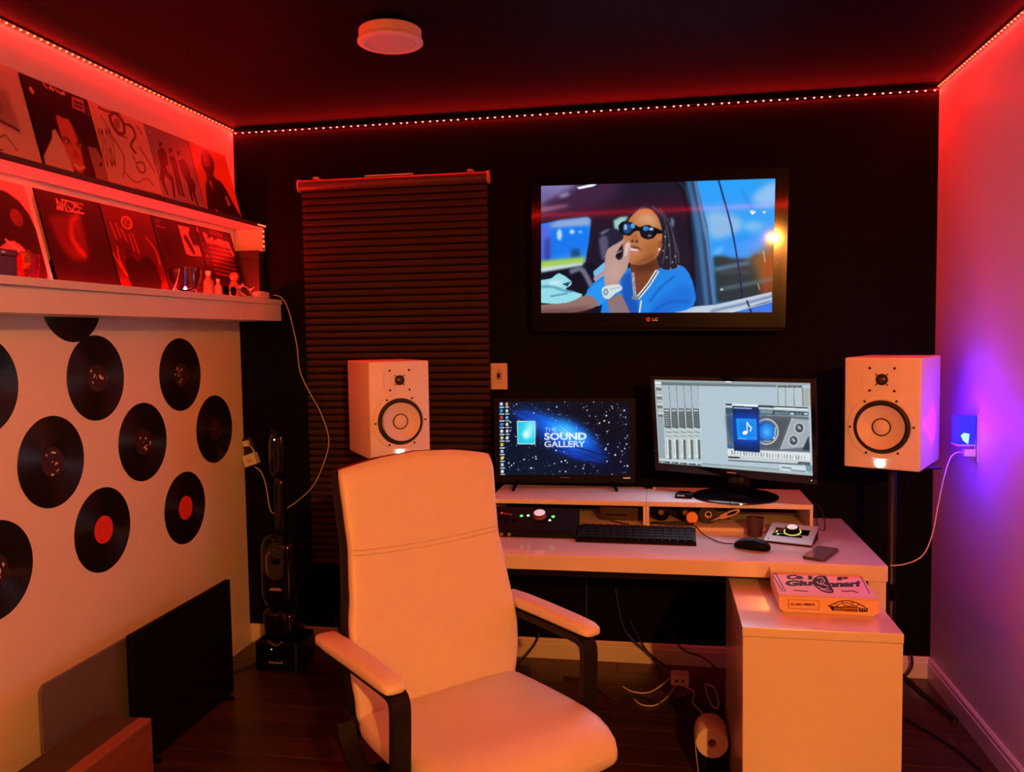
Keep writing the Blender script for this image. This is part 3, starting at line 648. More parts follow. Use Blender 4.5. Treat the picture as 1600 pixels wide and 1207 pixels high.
# cloth on the door
T.poly([(157, 685), (215, 675), (255, 648), (320, 690), (315, 715), (290, 735), (380, 760), (330, 800), (157, 805)], (150, 220, 232), smooth=2); T.line([(160, 720), (220, 720), (280, 740), (330, 745)], 9, (60, 120, 160), .9, 1, smooth=3); T.poly([(270, 705), (318, 692), (300, 720)], (40, 70, 100)); T.line([(210, 770), (300, 755)], 10, (70, 150, 180), .8); T.ell(235, 700, 36, 12, (215, 245, 245), .8, 2)
# outside through the front window
T.poly([(1000, 160), (1436, 142), (1416, 800), (1105, 815)], (44, 160, 250)); T.poly([(1080, 500), (1250, 420), (1425, 470), (1420, 600), (1095, 600)], (36, 150, 248), 1, 8)
T.poly([(1050, 340), (1090, 318), (1170, 330), (1250, 370), (1240, 420), (1180, 450), (1100, 470), (1065, 430)], (150, 190, 230), .9, 4, smooth=3); T.ell(1310, 400, 55, 30, (140, 195, 240), .8, 4); T.poly([(1300, 250), (1350, 200), (1432, 165), (1430, 280), (1340, 290)], (155, 195, 240), .9, 4, smooth=2); T.poly([(1080, 545), (1150, 500), (1130, 550)], (180, 215, 245), .6, 3); T.poly([(1290, 320), (1305, 312), (1325, 325), (1305, 340)], (245, 250, 235)); T.ell(1370, 325, 9, 5, (240, 245, 230))
T.line([(1250, 210), (1310, 320)], 10, (30, 120, 220), .5, 1)
T.poly([(1090, 560), (1140, 555), (1200, 570), (1290, 570), (1330, 545), (1380, 560), (1420, 560), (1416, 790), (1105, 810)], (34, 52, 58), 1, 2); T.poly([(1290, 560), (1360, 530), (1425, 420), (1420, 680), (1350, 700)], (128, 92, 48), .9, 6); T.poly([(1360, 560), (1420, 530), (1416, 760), (1350, 770)], (165, 70, 30), .8, 4)
T.poly([(1095, 620), (1290, 585), (1290, 600), (1100, 640)], (90, 140, 175), .9, 2); T.line([(1130, 735), (1230, 715), (1410, 680)], 14, (105, 130, 140), .8, 2, smooth=3); T.line([(1130, 650), (1220, 640), (1290, 645)], 9, (90, 120, 130), .6, 2); T.ell(1138, 735, 8, 5, (200, 220, 225)); T.line([(1365, 530), (1375, 590)], 5, (220, 200, 180), .8); T.line([(1335, 705), (1345, 735)], 5, (220, 180, 160), .8)
# pillar and door frame
T.poly([(925, 158), (1000, 155), (1060, 400), (1105, 820), (1000, 835), (985, 560), (960, 300)], (24, 52, 92)); T.poly([(945, 158), (968, 157), (1030, 400), (1070, 820), (1045, 825), (1015, 560), (975, 300)], (70, 120, 165), .9, 2); T.poly([(985, 157), (1000, 156), (1062, 420), (1104, 815), (1090, 820), (1050, 480)], (110, 150, 200), .85, 1); T.poly([(870, 160), (935, 158), (965, 300), (990, 560), (1000, 830), (970, 700), (960, 420), (930, 220)], (14, 16, 28), 1, 2); T.line([(905, 165), (940, 200), (958, 270)], 6, (90, 110, 150), .6, 1, smooth=3)
T.line([(1120, 152), (1190, 400), (1235, 650), (1250, 780)], 9, (16, 30, 90), 1, 0, smooth=4)
T.poly([(850, 860), (990, 825), (1110, 815), (1410, 748), (1414, 790), (1180, 860)], (190, 205, 225)); T.line([(1080, 850), (1240, 815), (1414, 770)], 10, (80, 110, 150), .9, 1); T.poly([(1170, 860), (1414, 805), (1414, 860)], (60, 120, 230)); T.line([(1275, 795), (1300, 858)], 9, (12, 20, 50)); T.line([(1180, 858), (1414, 800)], 6, (230, 240, 250), .8)
# the man: shirt
B1 = (28, 132, 232)
T.poly([(560, 860), (480, 860), (490, 790), (400, 765), (440, 700), (540, 640), (640, 620), (700, 640), (790, 625), (900, 600), (960, 650), (990, 740), (985, 820), (860, 860)], B1, smooth=2)
T.poly([(740, 860), (800, 780), (930, 700), (985, 740), (980, 820), (850, 860)], (22, 110, 215), .9, 4); T.line([(745, 800), (800, 730), (880, 665)], 8, (12, 70, 160), .8, 1, smooth=3); T.line([(760, 850), (860, 800), (960, 800)], 7, (12, 70, 160), .7, 1, smooth=3)
T.poly([(390, 770), (440, 715), (500, 690), (520, 760), (490, 810), (450, 822)], (40, 150, 240), smooth=2); T.poly([(590, 660), (650, 640), (660, 700), (690, 860), (600, 860)], (18, 80, 180), .9, 2)
# arm at left
T.poly([(157, 815), (300, 805), (380, 770), (430, 770), (470, 815), (390, 845), (290, 860), (157, 860)], (150, 112, 108), smooth=2); T.poly([(157, 840), (300, 835), (440, 822), (390, 850), (290, 862), (157, 862)], (100, 66, 62), .8, 3)
# hair
HR = (34, 30, 44)
T.poly([(640, 350), (670, 310), (740, 280), (800, 300), (850, 350), (890, 430), (905, 520), (915, 600), (860, 630), (800, 615), (790, 520), (810, 440), (790, 360), (740, 310), (690, 320), (640, 380), (590, 450), (560, 480), (600, 400)], HR, smooth=2)
for pts in [[(700, 300), (680, 320), (630, 400)], [(760, 295), (820, 350), (850, 460), (860, 600)], [(800, 305), (860, 400), (885, 520), (890, 600)], [(830, 420), (830, 520), (815, 600)], [(870, 440), (900, 540), (905, 590)], [(720, 295), (660, 340), (610, 420)]]: T.line(pts, 6, (92, 86, 112), .7, 0, smooth=4)
for x, y in [(830, 455), (852, 500), (820, 530), (885, 560), (870, 590), (900, 610), (860, 625), (838, 565)]: T.ell(x, y, 4, 6, (190, 190, 205), .7)
T.poly([(860, 350), (880, 370), (875, 410), (862, 390)], (130, 170, 215), .7, 1)
# neck, face
T.poly([(640, 590), (780, 560), (800, 620), (740, 700), (680, 770), (655, 720), (645, 640)], (120, 66, 42)); T.poly([(650, 600), (780, 570), (790, 620), (720, 640), (650, 640)], (78, 38, 26), .8, 4)
T.poly([(690, 312), (740, 306), (785, 345), (810, 410), (812, 480), (795, 550), (740, 590), (680, 605), (630, 590), (605, 540), (600, 470), (620, 400), (645, 350)], (190, 118, 70), smooth=3)
T.poly([(720, 330), (770, 350), (780, 400), (700, 380), (660, 370)], (222, 172, 138), .8, 5, smooth=2); T.poly([(720, 500), (800, 460), (795, 540), (740, 588), (690, 600)], (160, 92, 48), .7, 5); T.poly([(690, 585), (780, 540), (770, 575), (690, 608), (640, 598)], (104, 54, 32), .7, 3)
T.ell(802, 500, 12, 24, (150, 84, 50)); T.ell(799, 522, 6, 6, (240, 235, 230))
T.poly([(640, 470), (665, 430), (690, 470), (680, 485), (645, 484)], (170, 98, 58), .9, 1); T.ell(652, 480, 8, 5, (60, 26, 20)); T.ell(676, 482, 8, 5, (60, 26, 20))
T.poly([(640, 505), (680, 510), (705, 528), (660, 520)], (70, 34, 28), .9, 1); T.poly([(632, 520), (690, 530), (680, 552), (640, 552)], (205, 120, 110), .95, 1); T.poly([(635, 515), (680, 522), (690, 530), (640, 528)], (235, 215, 205))
# sunglasses
T.poly([(575, 400), (600, 375), (650, 380), (690, 405), (720, 395), (770, 405), (815, 425), (812, 440), (785, 440), (770, 460), (735, 470), (700, 455), (690, 425), (660, 430), (640, 450), (605, 445), (585, 430)], (10, 12, 22), smooth=2)
T.ell(625, 412, 26, 28, (40, 90, 160), .8, 1); T.ell(615, 405, 8, 16, (150, 205, 240), .9); T.ell(655, 398, 12, 14, (90, 170, 230), .9); T.ell(735, 425, 32, 32, (16, 24, 44)); T.ell(725, 412, 16, 12, (60, 140, 220), .9); T.ell(755, 415, 12, 8, (160, 205, 235), .9); T.ell(745, 450, 10, 6, (150, 130, 125), .8)
# hand, watch, forearm
SK = (188, 150, 142)
T.poly([(505, 560), (520, 520), (570, 490), (605, 470), (610, 480), (585, 510), (560, 560), (580, 580), (600, 560), (612, 500), (630, 480), (642, 500), (640, 540), (625, 620), (600, 660), (580, 690), (575, 720), (505, 720), (500, 640)], SK, smooth=2)
T.poly([(612, 500), (630, 482), (640, 495), (620, 560), (606, 560)], (225, 200, 195), .9, 1); T.poly([(562, 545), (598, 515), (590, 560), (565, 565)], (26, 14, 16)); T.line([(565, 545), (592, 530)], 7, (150, 130, 130)); T.poly([(520, 600), (600, 600), (580, 690), (520, 690)], (200, 165, 155), .7, 5)
T.poly([(515, 790), (590, 755), (640, 860), (530, 860)], (150, 112, 108)); T.poly([(530, 800), (600, 790), (625, 858), (545, 860)], (130, 120, 135), .6, 3)
T.poly([(485, 740), (500, 718), (580, 708), (596, 735), (560, 755), (525, 785), (495, 775)], (205, 225, 228), smooth=2); T.ell(508, 748, 13, 18, (110, 125, 135)); T.ell(508, 748, 7, 11, (190, 205, 210)); T.line([(530, 735), (585, 722)], 6, (150, 175, 180), .7)
# chain
T.line([(655, 650), (660, 720), (668, 780)], 12, (225, 225, 230)); T.line([(785, 640), (740, 710), (685, 775)], 22, (228, 228, 232)); T.line([(785, 640), (740, 710), (685, 775)], 6, (40, 40, 50)); T.line([(655, 650), (660, 720), (668, 780)], 4, (40, 40, 50)); T.poly([(645, 770), (690, 772), (685, 790), (650, 788)], (120, 125, 135)); T.line([(700, 795), (690, 858)], 8, (220, 230, 235))
scr = panel_mesh(T, 'screen', SW, SHt, -.008); scr.materials.append(SCREEN); link('screen', scr, tv)
tvl = lamp_area('television_boost_light', (0, -.020, 0), (0, -1, 0), SW, SHt, .6, (.62, .70, 1.0), tv, (1, 0, 0))  # added lamp before the screen, boosts its bluish glow beyond the picture

swp = thing('switch_plate', 'pale dimmer switch plate on the black wall beside the blind', 'switch', (1.248, 0, 1.279))
obj('plate', box(-.038, .038, -.006, -.0003, -.059, .059, .002, 2), mat('ivory_plate', (.70, .62, .56), .4), swp)
obj('toggle', box(-.005, .005, -.016, -.006, -.008, .014, .002, 1), BLKPLA, swp)
obj('toggle_frame', frame_bm(-.009, .009, -.013, .017, -.0115, .0115, -.0155, .0195, -.0072, -.006), mat('dark_toggle_frame', (.10, .05, .04), .5), swp)
obj('screw', shift(lathe([(0, 0), (.003, 0), (.003, .001), (0, .0012)], 10, 'y'), (0, -.006, .030)), BLKPLA, swp)
obj('printed_mark', box(-.010, .010, -.0064, -.006, -.029, -.0275), mat('dark_print', (.15, .08, .07), .6), swp)

# ------------------------------------------------------------------ right wall: outlet, blue night light, charger
ot = thing('wall_outlet', 'tall white outlet plate on the right wall with blue light', 'outlet', (W, -.455, 1.072))
obj('plate', box(-.005, -.0003, -.037, .037, -.087, .087, .002, 1), TRIM, ot)
obj('socket_face', box(-.0075, -.005, -.018, .018, -.062, -.004, .001, 1), TRIM, ot)
for s_ in (-1, 1): obj('slot', box(-.0078, -.0075, s_*.007-.001, s_*.007+.001, -.050, -.038), CABB, ot)
nl = thing('night_light', 'glowing blue plug-in night light in the right wall outlet', 'night light', (W-.0085, -.455, 1.10))
obj('lens', prism([(-.060, -.026), (-.052, -.030), (-.002, -.030), (-.002, .030), (-.052, .030), (-.060, .026)], -.050, .052), BLUEL, nl)
obj('lamp_core', prism([(-.042, -.035), (-.026, -.048), (-.022, -.012), (-.040, -.008), (-.050, -.018)], -.0318, -.0302, 'y'), BLUEC, nl)
obj('base', box(-.062, .0, -.031, .031, -.0555, -.0505, .001, 1), TRIM, nl)
lamp_point('night_light_glow', (W-.125, -.490, 1.118), 4.6, (.08, .0, 1.0), .025)
uc = thing('usb_charger', 'small white usb charger with thin cable below the night light', 'charger', (W-.008, -.475, 1.020))
obj('charger_body', box(-.038, 0, -.012, .012, -.013, .013, .003, 2), CABW, uc)
P0 = Vector((W-.008, -.475, 1.020))
obj('cable', tube([Vector(q)-P0 for q in [(3.024, -.475, 1.020), (3.000, -.48, 1.020), (2.975, -.49, 1.000), (2.945, -.52, .93), (2.915, -.56, .84), (2.89, -.59, .75), (2.855, -.61, .68), (2.80, -.62, .650), (2.745, -.62, .640)]], .0022, 6, 6), CABW, uc, smooth=True)

# ------------------------------------------------------------------ ceiling light (off)
cl = thing('ceiling_light', 'round white flush ceiling light, switched off', 'ceiling light', (1.128, -1.09, 2.4398))
obj('mount', lathe([(0, 0), (.050, 0), (.050, -.014), (0, -.014)], 28), BLKPLA, cl)
obj('housing', lathe([(0, -.0142), (.094, -.0142), (.098, -.018), (.098, -.045), (.102, -.048), (.1025, -.055), (.098, -.058), (.080, -.058), (.080, -.050), (0, -.050)], 48, cap=False), mat('white_lamp_ring', (.76, .70, .68), .45), cl, smooth=True, angle=35)
obj('diffuser', lathe([(0, -.0565), (.05, -.0560), (.079, -.0545), (.0795, -.051), (0, -.0505)], 48), DIFF, cl, smooth=True, angle=35)
obj('wire_cap', box(.012, .048, .052, .080, -.012, -.001, .004, 2), mat('pale_wire_cap', (.35, .25, .24), .5), cl)

# ------------------------------------------------------------------ desk and pull-out cabinet
DZ = .730
dk = thing('desk', 'long white gloss desk against the black wall', 'desk', (1.90, -.62, 0))
obj('desktop', box(-.76, .752, -.336, .335, .680, .730, .002, 2), GLOSSW, dk)
obj('side_panel', box(-.755, -.700, -.325, .325, 0, .6795, .002, 1), GLOSSW, dk)
obj('side_panel', box(.697, .750, -.325, .325, 0, .6795, .002, 1), GLOSSW, dk)
obj('modesty_panel', box(-.6995, .6965, .270, .286, .48, .6795, .001, 1), mat('dark_back_panel', (.02, .02, .022), .4), dk)
cb = thing('pull_out_cabinet', 'white gloss pull-out cabinet under the desk with pizza box on top', 'cabinet', (2.387, -1.335, 0))
obj('cabinet_top', box(-.209, .209, 0, .62, .624, .650, .0015, 2), GLOSSW, cb)
obj('front_panel', box(-.2075, .2075, .001, .022, .012, .6225, .001, 1), GLOSSW, cb)
obj('cabinet_side', box(-.2075, -.1885, .0225, .60, .012, .6225, .001, 1), GLOSSW, cb)
obj('cabinet_side', box(.1885, .2075, .0225, .60, .012, .6225, .001, 1), GLOSSW, cb)
obj('cabinet_base', box(-.188, .188, .0225, .60, .0125, .030), GLOSSW, cb)
for sx in (-1, 1):
    for yy in (.05, .56): obj('glide', shift(lathe([(0, 0), (.014, 0), (.014, .012), (0, .012)], 14), (sx*.17, yy, 0)), BLKPLA, cb)
# two risers
def riser(label, xa, xb):
    t = thing('monitor_riser', label, 'monitor riser', ((xa+xb)/2, -.415, DZ)); w = (xb-xa)/2
    obj('riser_top', box(-w, w, -.148, .148, .090, .108, .001, 1), SHELFW, t)
    for s_ in (-1, 1): obj('riser_leg', box(min(s_*w, s_*(w-.0105)), max(s_*w, s_*(w-.0105)), -.146, .147, 0, .0895, .0008, 1), SHELFW, t)
    obj('riser_base', box(-w+.0108, w-.0108, -.140, .147, 0, .014, .0008, 1), SHELFW, t)
    return t
riser('white riser shelf carrying the smaller monitor', 1.312, 1.9045)
riser('white riser shelf with clutter inside, carrying the larger monitor', 1.9055, 2.498)
RZ = DZ+.108

# ------------------------------------------------------------------ monitors
m1w = .531; m1h = m1w*9/16
ml = thing('small_monitor', 'smaller black monitor with starry blue desktop reading THE SOUND GALLERY', 'monitor', (1.575, -.325, RZ+.002), (0, math.radians(.4), math.radians(6.7)))
cz = 1.041-RZ
obj('monitor_bezel', frame_bm(-m1w/2, m1w/2, cz-m1h/2, cz+m1h/2, -m1w/2-.018, m1w/2+.018, cz-m1h/2-.032, cz+m1h/2+.012, -.010, .012), BLKPLA, ml)
obj('rear_housing', box(-m1w/2-.01, m1w/2+.01, .0122, .050, cz-m1h/2-.02, cz+m1h/2+.004, .012, 2), BLKPLA, ml)
for s_ in (-1, 1):
    obj('foot', tube([(s_*.185, .01, cz-m1h/2-.028), (s_*.196, -.020, .020), (s_*.205, -.088, .006)], [.010, .008, .006], 8), BLKPLA, ml)
    obj('foot', tube([(s_*.185, .012, cz-m1h/2-.028), (s_*.196, .040, .020), (s_*.203, .090, .006)], [.010, .008, .006], 8), BLKPLA, ml)
obj('brand_print', box(-.018, .018, -.0108, -.0101, cz-m1h/2-.012, cz-m1h/2-.0085), mat('dim_logo', (.10, .08, .08), .4), ml)
obj('corner_print', box(m1w/2-.030, m1w/2-.001, -.0108, -.0101, cz-m1h/2-.014, cz-m1h/2-.009), SILVER, ml)
S = Canvas(260, 147, (5, 12, 28), [(70, 95), (1490, 95), (1490, 890), (65, 880)])
S.poly([(65, 95), (700, 95), (1100, 700), (900, 890), (65, 880)], (6, 26, 52), .7, 20); S.poly([(900, 600), (1490, 500), (1490, 890), (900, 890)], (6, 14, 40), .7, 20)
S.poly([(200, 215), (370, 180), (1000, 400), (1250, 700), (1180, 750), (700, 640), (480, 450)], (10, 70, 200), .75, 9); S.poly([(430, 220), (900, 330), (1150, 560), (900, 620), (640, 480)], (20, 120, 255), .8, 9); S.poly([(560, 320), (800, 320), (1010, 480), (960, 560), (740, 480)], (40, 190, 255), .9, 7); S.poly([(680, 380), (800, 390), (880, 450), (780, 470)], (170, 245, 255), .9, 6)
for k in range(16):
    o_ = random.uniform(-1, 1)*60; S.line([(210+k*12, 215+o_*.5), (500+k*20, 380+o_), (850+k*14, 620+o_)], 4, (20, 90, 255), .5, 0, smooth=3)
for k in range(10): S.line([(680+k*22, 610+k*4), (900+k*30, 720+k*3)], 4, (20, 80, 255), .55)
S.line([(880, 580), (1020, 620), (1150, 660), (1300, 665)], 10, (4, 10, 40), .9, 0, smooth=4)
for k in range(330):
    x, y = random.uniform(110, 1480), random.uniform(98, 880); d_ = abs((y-215)-(x-200)*.5)
    if d_ < 110 and x > 300 and x < 1200: continue
    q = random.random(); S.ell(x, y, 4+5*q**4, 4+5*q**4, (180+60*q, 210+40*q, 255), .35+.6*q)
S.poly([(265, 302), (462, 306), (460, 552), (266, 550)], (235, 250, 255)); S.poly([(271, 309), (456, 312), (454, 545), (272, 543)], (30, 205, 235)); S.poly([(380, 312), (456, 312), (440, 440), (390, 500), (330, 440)], (190, 250, 250), .8, 5); S.ell(360, 450, 34, 40, (250, 255, 255), .9, 3)
S.text('THE', 560, 376, 690, 414, (225, 240, 255)); S.text('SOUND', 556, 428, 1012, 508, (250, 252, 255), 1, .035); S.text('GALLERY', 556, 518, 996, 584, (245, 250, 255), 1, .02)
ic = [(200, 220, 255), (60, 160, 220), (220, 50, 70), (70, 130, 220), (210, 225, 235), (225, 200, 90), (220, 190, 70), (170, 200, 230), (235, 220, 60), (200, 210, 220), (230, 235, 240)]
for i, c_ in enumerate(ic):
    y = 128+i*72; S.ell(100, y-6, 17, 18, c_); S.poly([(78, y+22), (128, y+22), (128, y+36), (78, y+36)], (225, 232, 240), .85)
for i, c_ in enumerate([(235, 150, 90), (200, 220, 190), (90, 190, 215), (225, 220, 215), (215, 215, 225), (230, 230, 235)]):
    y = 128+i*72; S.ell(158, y-6, 15, 17, c_); S.poly([(140, y+22), (184, y+22), (184, y+34), (140, y+34)], (225, 232, 240), .8)
me = panel_mesh(S, 'screen', m1w, m1h, -.007); me.materials.append(SCREENM); link('screen', me, ml, (0, 0, cz))

m2w = .598; m2h = m2w*9/16; tl = math.radians(6.65)
mr = thing('large_monitor', 'larger black monitor angled inward, showing a grey audio mixing program', 'monitor', (2.238, -.445, RZ), (0, 0, math.radians(-25.5)))
cz = 1.114-RZ; off = Vector((2.217, -.465))-Vector((2.238, -.445)); ca, sa = math.cos(math.radians(25.5)), math.sin(math.radians(25.5))
ox, oy = off.x*ca-off.y*sa, off.x*sa+off.y*ca
bz = obj('monitor_bezel', frame_bm(-m2w/2, m2w/2, -m2h/2, m2h/2, -m2w/2-.016, m2w/2+.016, -m2h/2-.030, m2h/2+.015, -.008, .012), BLKGLO, mr, loc=(ox, oy, cz), rot=(tl, 0, 0))
rh = obj('rear_housing', box(-m2w/2-.008, m2w/2+.008, .0122, .040, -m2h/2-.02, m2h/2+.008, .012, 2), BLKPLA, mr, loc=(ox, oy, cz), rot=(tl, 0, 0))
obj('brand_print', box(-.018, .018, -.0088, -.0081, -m2h/2-.016, -m2h/2-.012), SILVER, bz)
obj('power_dot', box(m2w/2-.006, m2w/2-.003, -.0088, -.0082, -m2h/2-.018, -m2h/2-.015), mat('white_dot', (.8, .8, .8), .3, emit=(.8, .85, .9), estr=1.5), bz)
obj('neck', loft([[(x, y+yy, z) for x, y in superell(a, .016, 16, .6)] for a, yy, z in ((.042, .030, .006), (.040, .034, .06), (.044, .040, .18))]), BLKGLO, mr, smooth=True)
obj('stand_base', lathe([(0, 0), (.150, 0), (.158, .003), (.157, .007), (.140, .012), (.05, .018), (0, .020)], 56), BLKGLO, mr, smooth=True, angle=50)
for k in range(3): obj('base_mark', box(.010+k*.011, .014+k*.011, -.1498, -.1465, .0092, .0106), SILVER, mr)
K = Canvas(300, 169, (176, 198, 210), [(22, 25), (1522, 50), (1545, 948), (65, 815)])
K.poly([(22, 25), (1522, 50), (1523, 82), (22, 52)], (150, 165, 170)); K.poly([(90, 50), (1190, 75), (1190, 95), (90, 80)], (105, 120, 125)); K.poly([(700, 36), (755, 37), (755, 52), (700, 51)], (240, 245, 245)); K.poly([(30, 45), (85, 46), (88, 72), (32, 70)], (225, 232, 235))
K.poly([(32, 72), (92, 74), (128, 800), (70, 790)], (150, 165, 172))
for i in range(11): K.poly([(38+i*2, 80+i*28), (88+i*2, 84+i*28), (89+i*2, 98+i*28), (39+i*2, 95+i*28)], [(220, 228, 230), (90, 95, 90), (205, 205, 170)][i % 3])
for i in range(5):
    xa = 100+i*69; K.poly([(xa, 84), (xa+64, 86), (xa+76, 300), (xa+12, 296)], (170, 188, 198)); K.line([(xa+62, 84), (xa+76, 300)], 4, (70, 85, 92))
    K.poly([(xa+12, 298), (xa+68, 302), (xa+82, 490), (xa+20, 478)], (88, 96, 98)); K.poly([(xa+18, 312), (xa+60, 314), (xa+61, 328), (xa+19, 326)], (195, 205, 208))
    for j in range(6): K.line([(xa+22+j, 345+j*22), (xa+60+j, 349+j*22)], 7, (130, 138, 140) if i else (190, 195, 195), .9)
    K.poly([(xa+20, 485), (xa+80, 495), (xa+86, 600), (xa+28, 585)], (190, 202, 202)); K.line([(xa+30, 520), (xa+80, 528)], 8, (90, 105, 105), .8); K.line([(xa+34, 556), (xa+82, 566)], 8, (110, 140, 125), .8)
    K.poly([(xa+28, 590), (xa+54, 594), (xa+60, 765), (xa+36, 760)], (228, 234, 230)); K.poly([(xa+54, 594), (xa+80, 598), (xa+86, 785), (xa+62, 778)], (96, 108, 106)); K.line([(xa+36, 600), (xa+44, 740)], 5, (110, 120, 118), .8)
K.poly([(60, 770), (470, 810), (472, 850), (66, 812)], (205, 212, 208)); K.poly([(70, 792), (465, 828), (468, 848), (72, 812)], (50, 70, 72), .8); K.line([(445, 90), (470, 845)], 5, (205, 218, 224))
for i in range(14): K.poly([(90+i*27, 798+i*2), (104+i*27, 800+i*2), (105+i*27, 812+i*2), (91+i*27, 810+i*2)], [(230, 235, 235), (90, 150, 170), (40, 60, 65)][i % 3])
K.poly([(470, 820), (1545, 905), (1545, 948), (470, 850)], (165, 185, 190)); K.line([(470, 822), (1220, 882)], 6, (90, 105, 110), .8)
K.poly([(1188, 70), (1522, 72), (1526, 280), (1196, 262)], (182, 200, 208)); K.poly([(1195, 72), (1440, 76), (1440, 100), (1196, 98)], (120, 132, 135))
for i in range(5): K.text('8', 1205+i*48, 80, 1240+i*48, 97, (40, 50, 55))
for x in (1202, 1275, 1357, 1440): K.line([(x, 100), (x+4, 275)], 5, (80, 92, 98))
for i in range(4): K.poly([(1446+i*20, 104), (1456+i*20, 104), (1460+i*20, 275), (1450+i*20, 275)], (150, 150, 130))
# floating synth window
K.poly([(695, 250), (1500, 285), (1530, 840), (720, 790)], (198, 208, 212)); K.poly([(698, 252), (1495, 288), (1496, 310), (700, 268)], (30, 60, 68)); K.poly([(760, 254), (1010, 262), (1010, 285), (762, 278)], (235, 240, 240)); K.poly([(1165, 285), (1494, 300), (1494, 312), (1166, 300)], (235, 240, 240))
K.poly([(698, 290), (1500, 330), (1502, 370), (700, 350)], (60, 88, 100)); K.poly([(1030, 312), (1150, 318), (1152, 350), (1032, 345)], (120, 150, 165)); K.text('WHI ECUIT', 1170, 332, 1310, 356, (225, 232, 235)); K.poly([(1310, 356), (1340, 334), (1365, 358)], (220, 228, 232)); K.text('SYLE', 1372, 340, 1430, 360, (200, 210, 215)); K.ell(1475, 350, 22, 10, (190, 205, 210))
K.poly([(702, 352), (1502, 376), (1515, 720), (716, 680)], (104, 116, 124)); K.poly([(1220, 380), (1340, 390), (1225, 692), (1030, 690), (1030, 380)], (78, 86, 92), .9, 4); K.poly([(1338, 392), (1502, 410), (1510, 560), (1445, 672), (1225, 690)], (160, 172, 182)); K.poly([(1500, 560), (1512, 700), (1440, 700)], (40, 60, 68)); K.line([(1340, 392), (1225, 690)], 6, (215, 225, 230), .8)
K.poly([(702, 360), (770, 370), (775, 640), (740, 560), (716, 480)], (60, 80, 90), .9, 3); K.poly([(715, 640), (760, 650), (765, 680), (718, 675)], (40, 110, 160))
K.ell(1092, 520, 118, 126, (196, 208, 214)); K.ell(1092, 520, 106, 114, (96, 108, 116)); K.ell(1092, 520, 84, 92, (36, 50, 66)); K.ell(1095, 520, 76, 84, (24, 120, 225)); K.ell(1090, 520, 52, 58, (60, 175, 250), .9, 6); K.ell(1090, 525, 18, 20, (150, 225, 255), .9, 4); K.line([(1180, 480), (1172, 560)], 10, (210, 230, 240), .8); K.ell(1165, 580, 12, 10, (235, 245, 250), .9); K.line([(1060, 612), (1130, 612)], 7, (220, 235, 240), .8)
for x, y in ((1410, 486), (1354, 605)):
    K.ell(x, y, 50, 54, (205, 214, 220)); K.ell(x, y, 40, 44, (56, 64, 70)); K.ell(x-4, y-6, 24, 26, (120, 130, 138), .9, 2); K.line([(x-10, y-14), (x+12, y+8)], 10, (225, 232, 236), .9)
K.poly([(718, 682), (1512, 730), (1516, 800), (722, 742)], (222, 228, 230))
for i in range(26):
    x = 760+i*28; y = 712+i*2.2; K.line([(x, y-12), (x+random.uniform(-6, 8), y+22)], random.choice([5, 8, 11]), (110, 122, 128), .85)
K.poly([(722, 755), (835, 762), (836, 776), (724, 770)], (20, 34, 40)); K.poly([(720, 786), (1520, 836), (1521, 846), (722, 796)], (40, 60, 68), .9); K.poly([(1395, 810), (1515, 818), (1516, 832), (1396, 824)], (30, 44, 50))
# blue player panel with a note
K.poly([(765, 272), (1018, 285), (1030, 720), (780, 700)], (14, 42, 96)); K.poly([(768, 360), (1022, 372), (1026, 640), (776, 620)], (10, 78, 220), .9, 8); K.poly([(800, 395), (992, 402), (1000, 600), (815, 588)], (30, 160, 245)); K.poly([(815, 408), (985, 412), (990, 590), (828, 578)], (18, 130, 235), .9, 3); K.line([(815, 585), (900, 592)], 5, (190, 235, 255), .8); K.poly([(775, 288), (950, 296), (950, 303), (776, 296)], (200, 220, 240))
K.ell(886, 530, 25, 19, (250, 252, 255), rot=-.3); K.line([(907, 528), (904, 430)], 9, (250, 252, 255)); K.line([(906, 432), (925, 462), (946, 485), (934, 515)], 11, (250, 252, 255), smooth=4)
K.poly([(1215, 835), (1485, 852), (1488, 918), (1222, 890)], (205, 220, 228)); K.line([(1240, 862), (1330, 872)], 12, (60, 80, 95), .8); K.line([(1330, 890), (1470, 905)], 12, (70, 100, 130), .8); K.poly([(1470, 842), (1540, 850), (1541, 905), (1475, 900)], (120, 150, 165))
me = panel_mesh(K, 'screen', m2w, m2h, -.005); me.materials.append(SCREENM); link('screen', me, mr, (ox, oy, cz), (tl, 0, 0))
lamp_area('monitor_boost_light', (0, -.016, 0), (0, -1, 0), m2w, m2h, 1.8, (.66, .76, 1.0), bz, (1, 0, 0))  # extra lamp added over the picture to throw more light on the desk

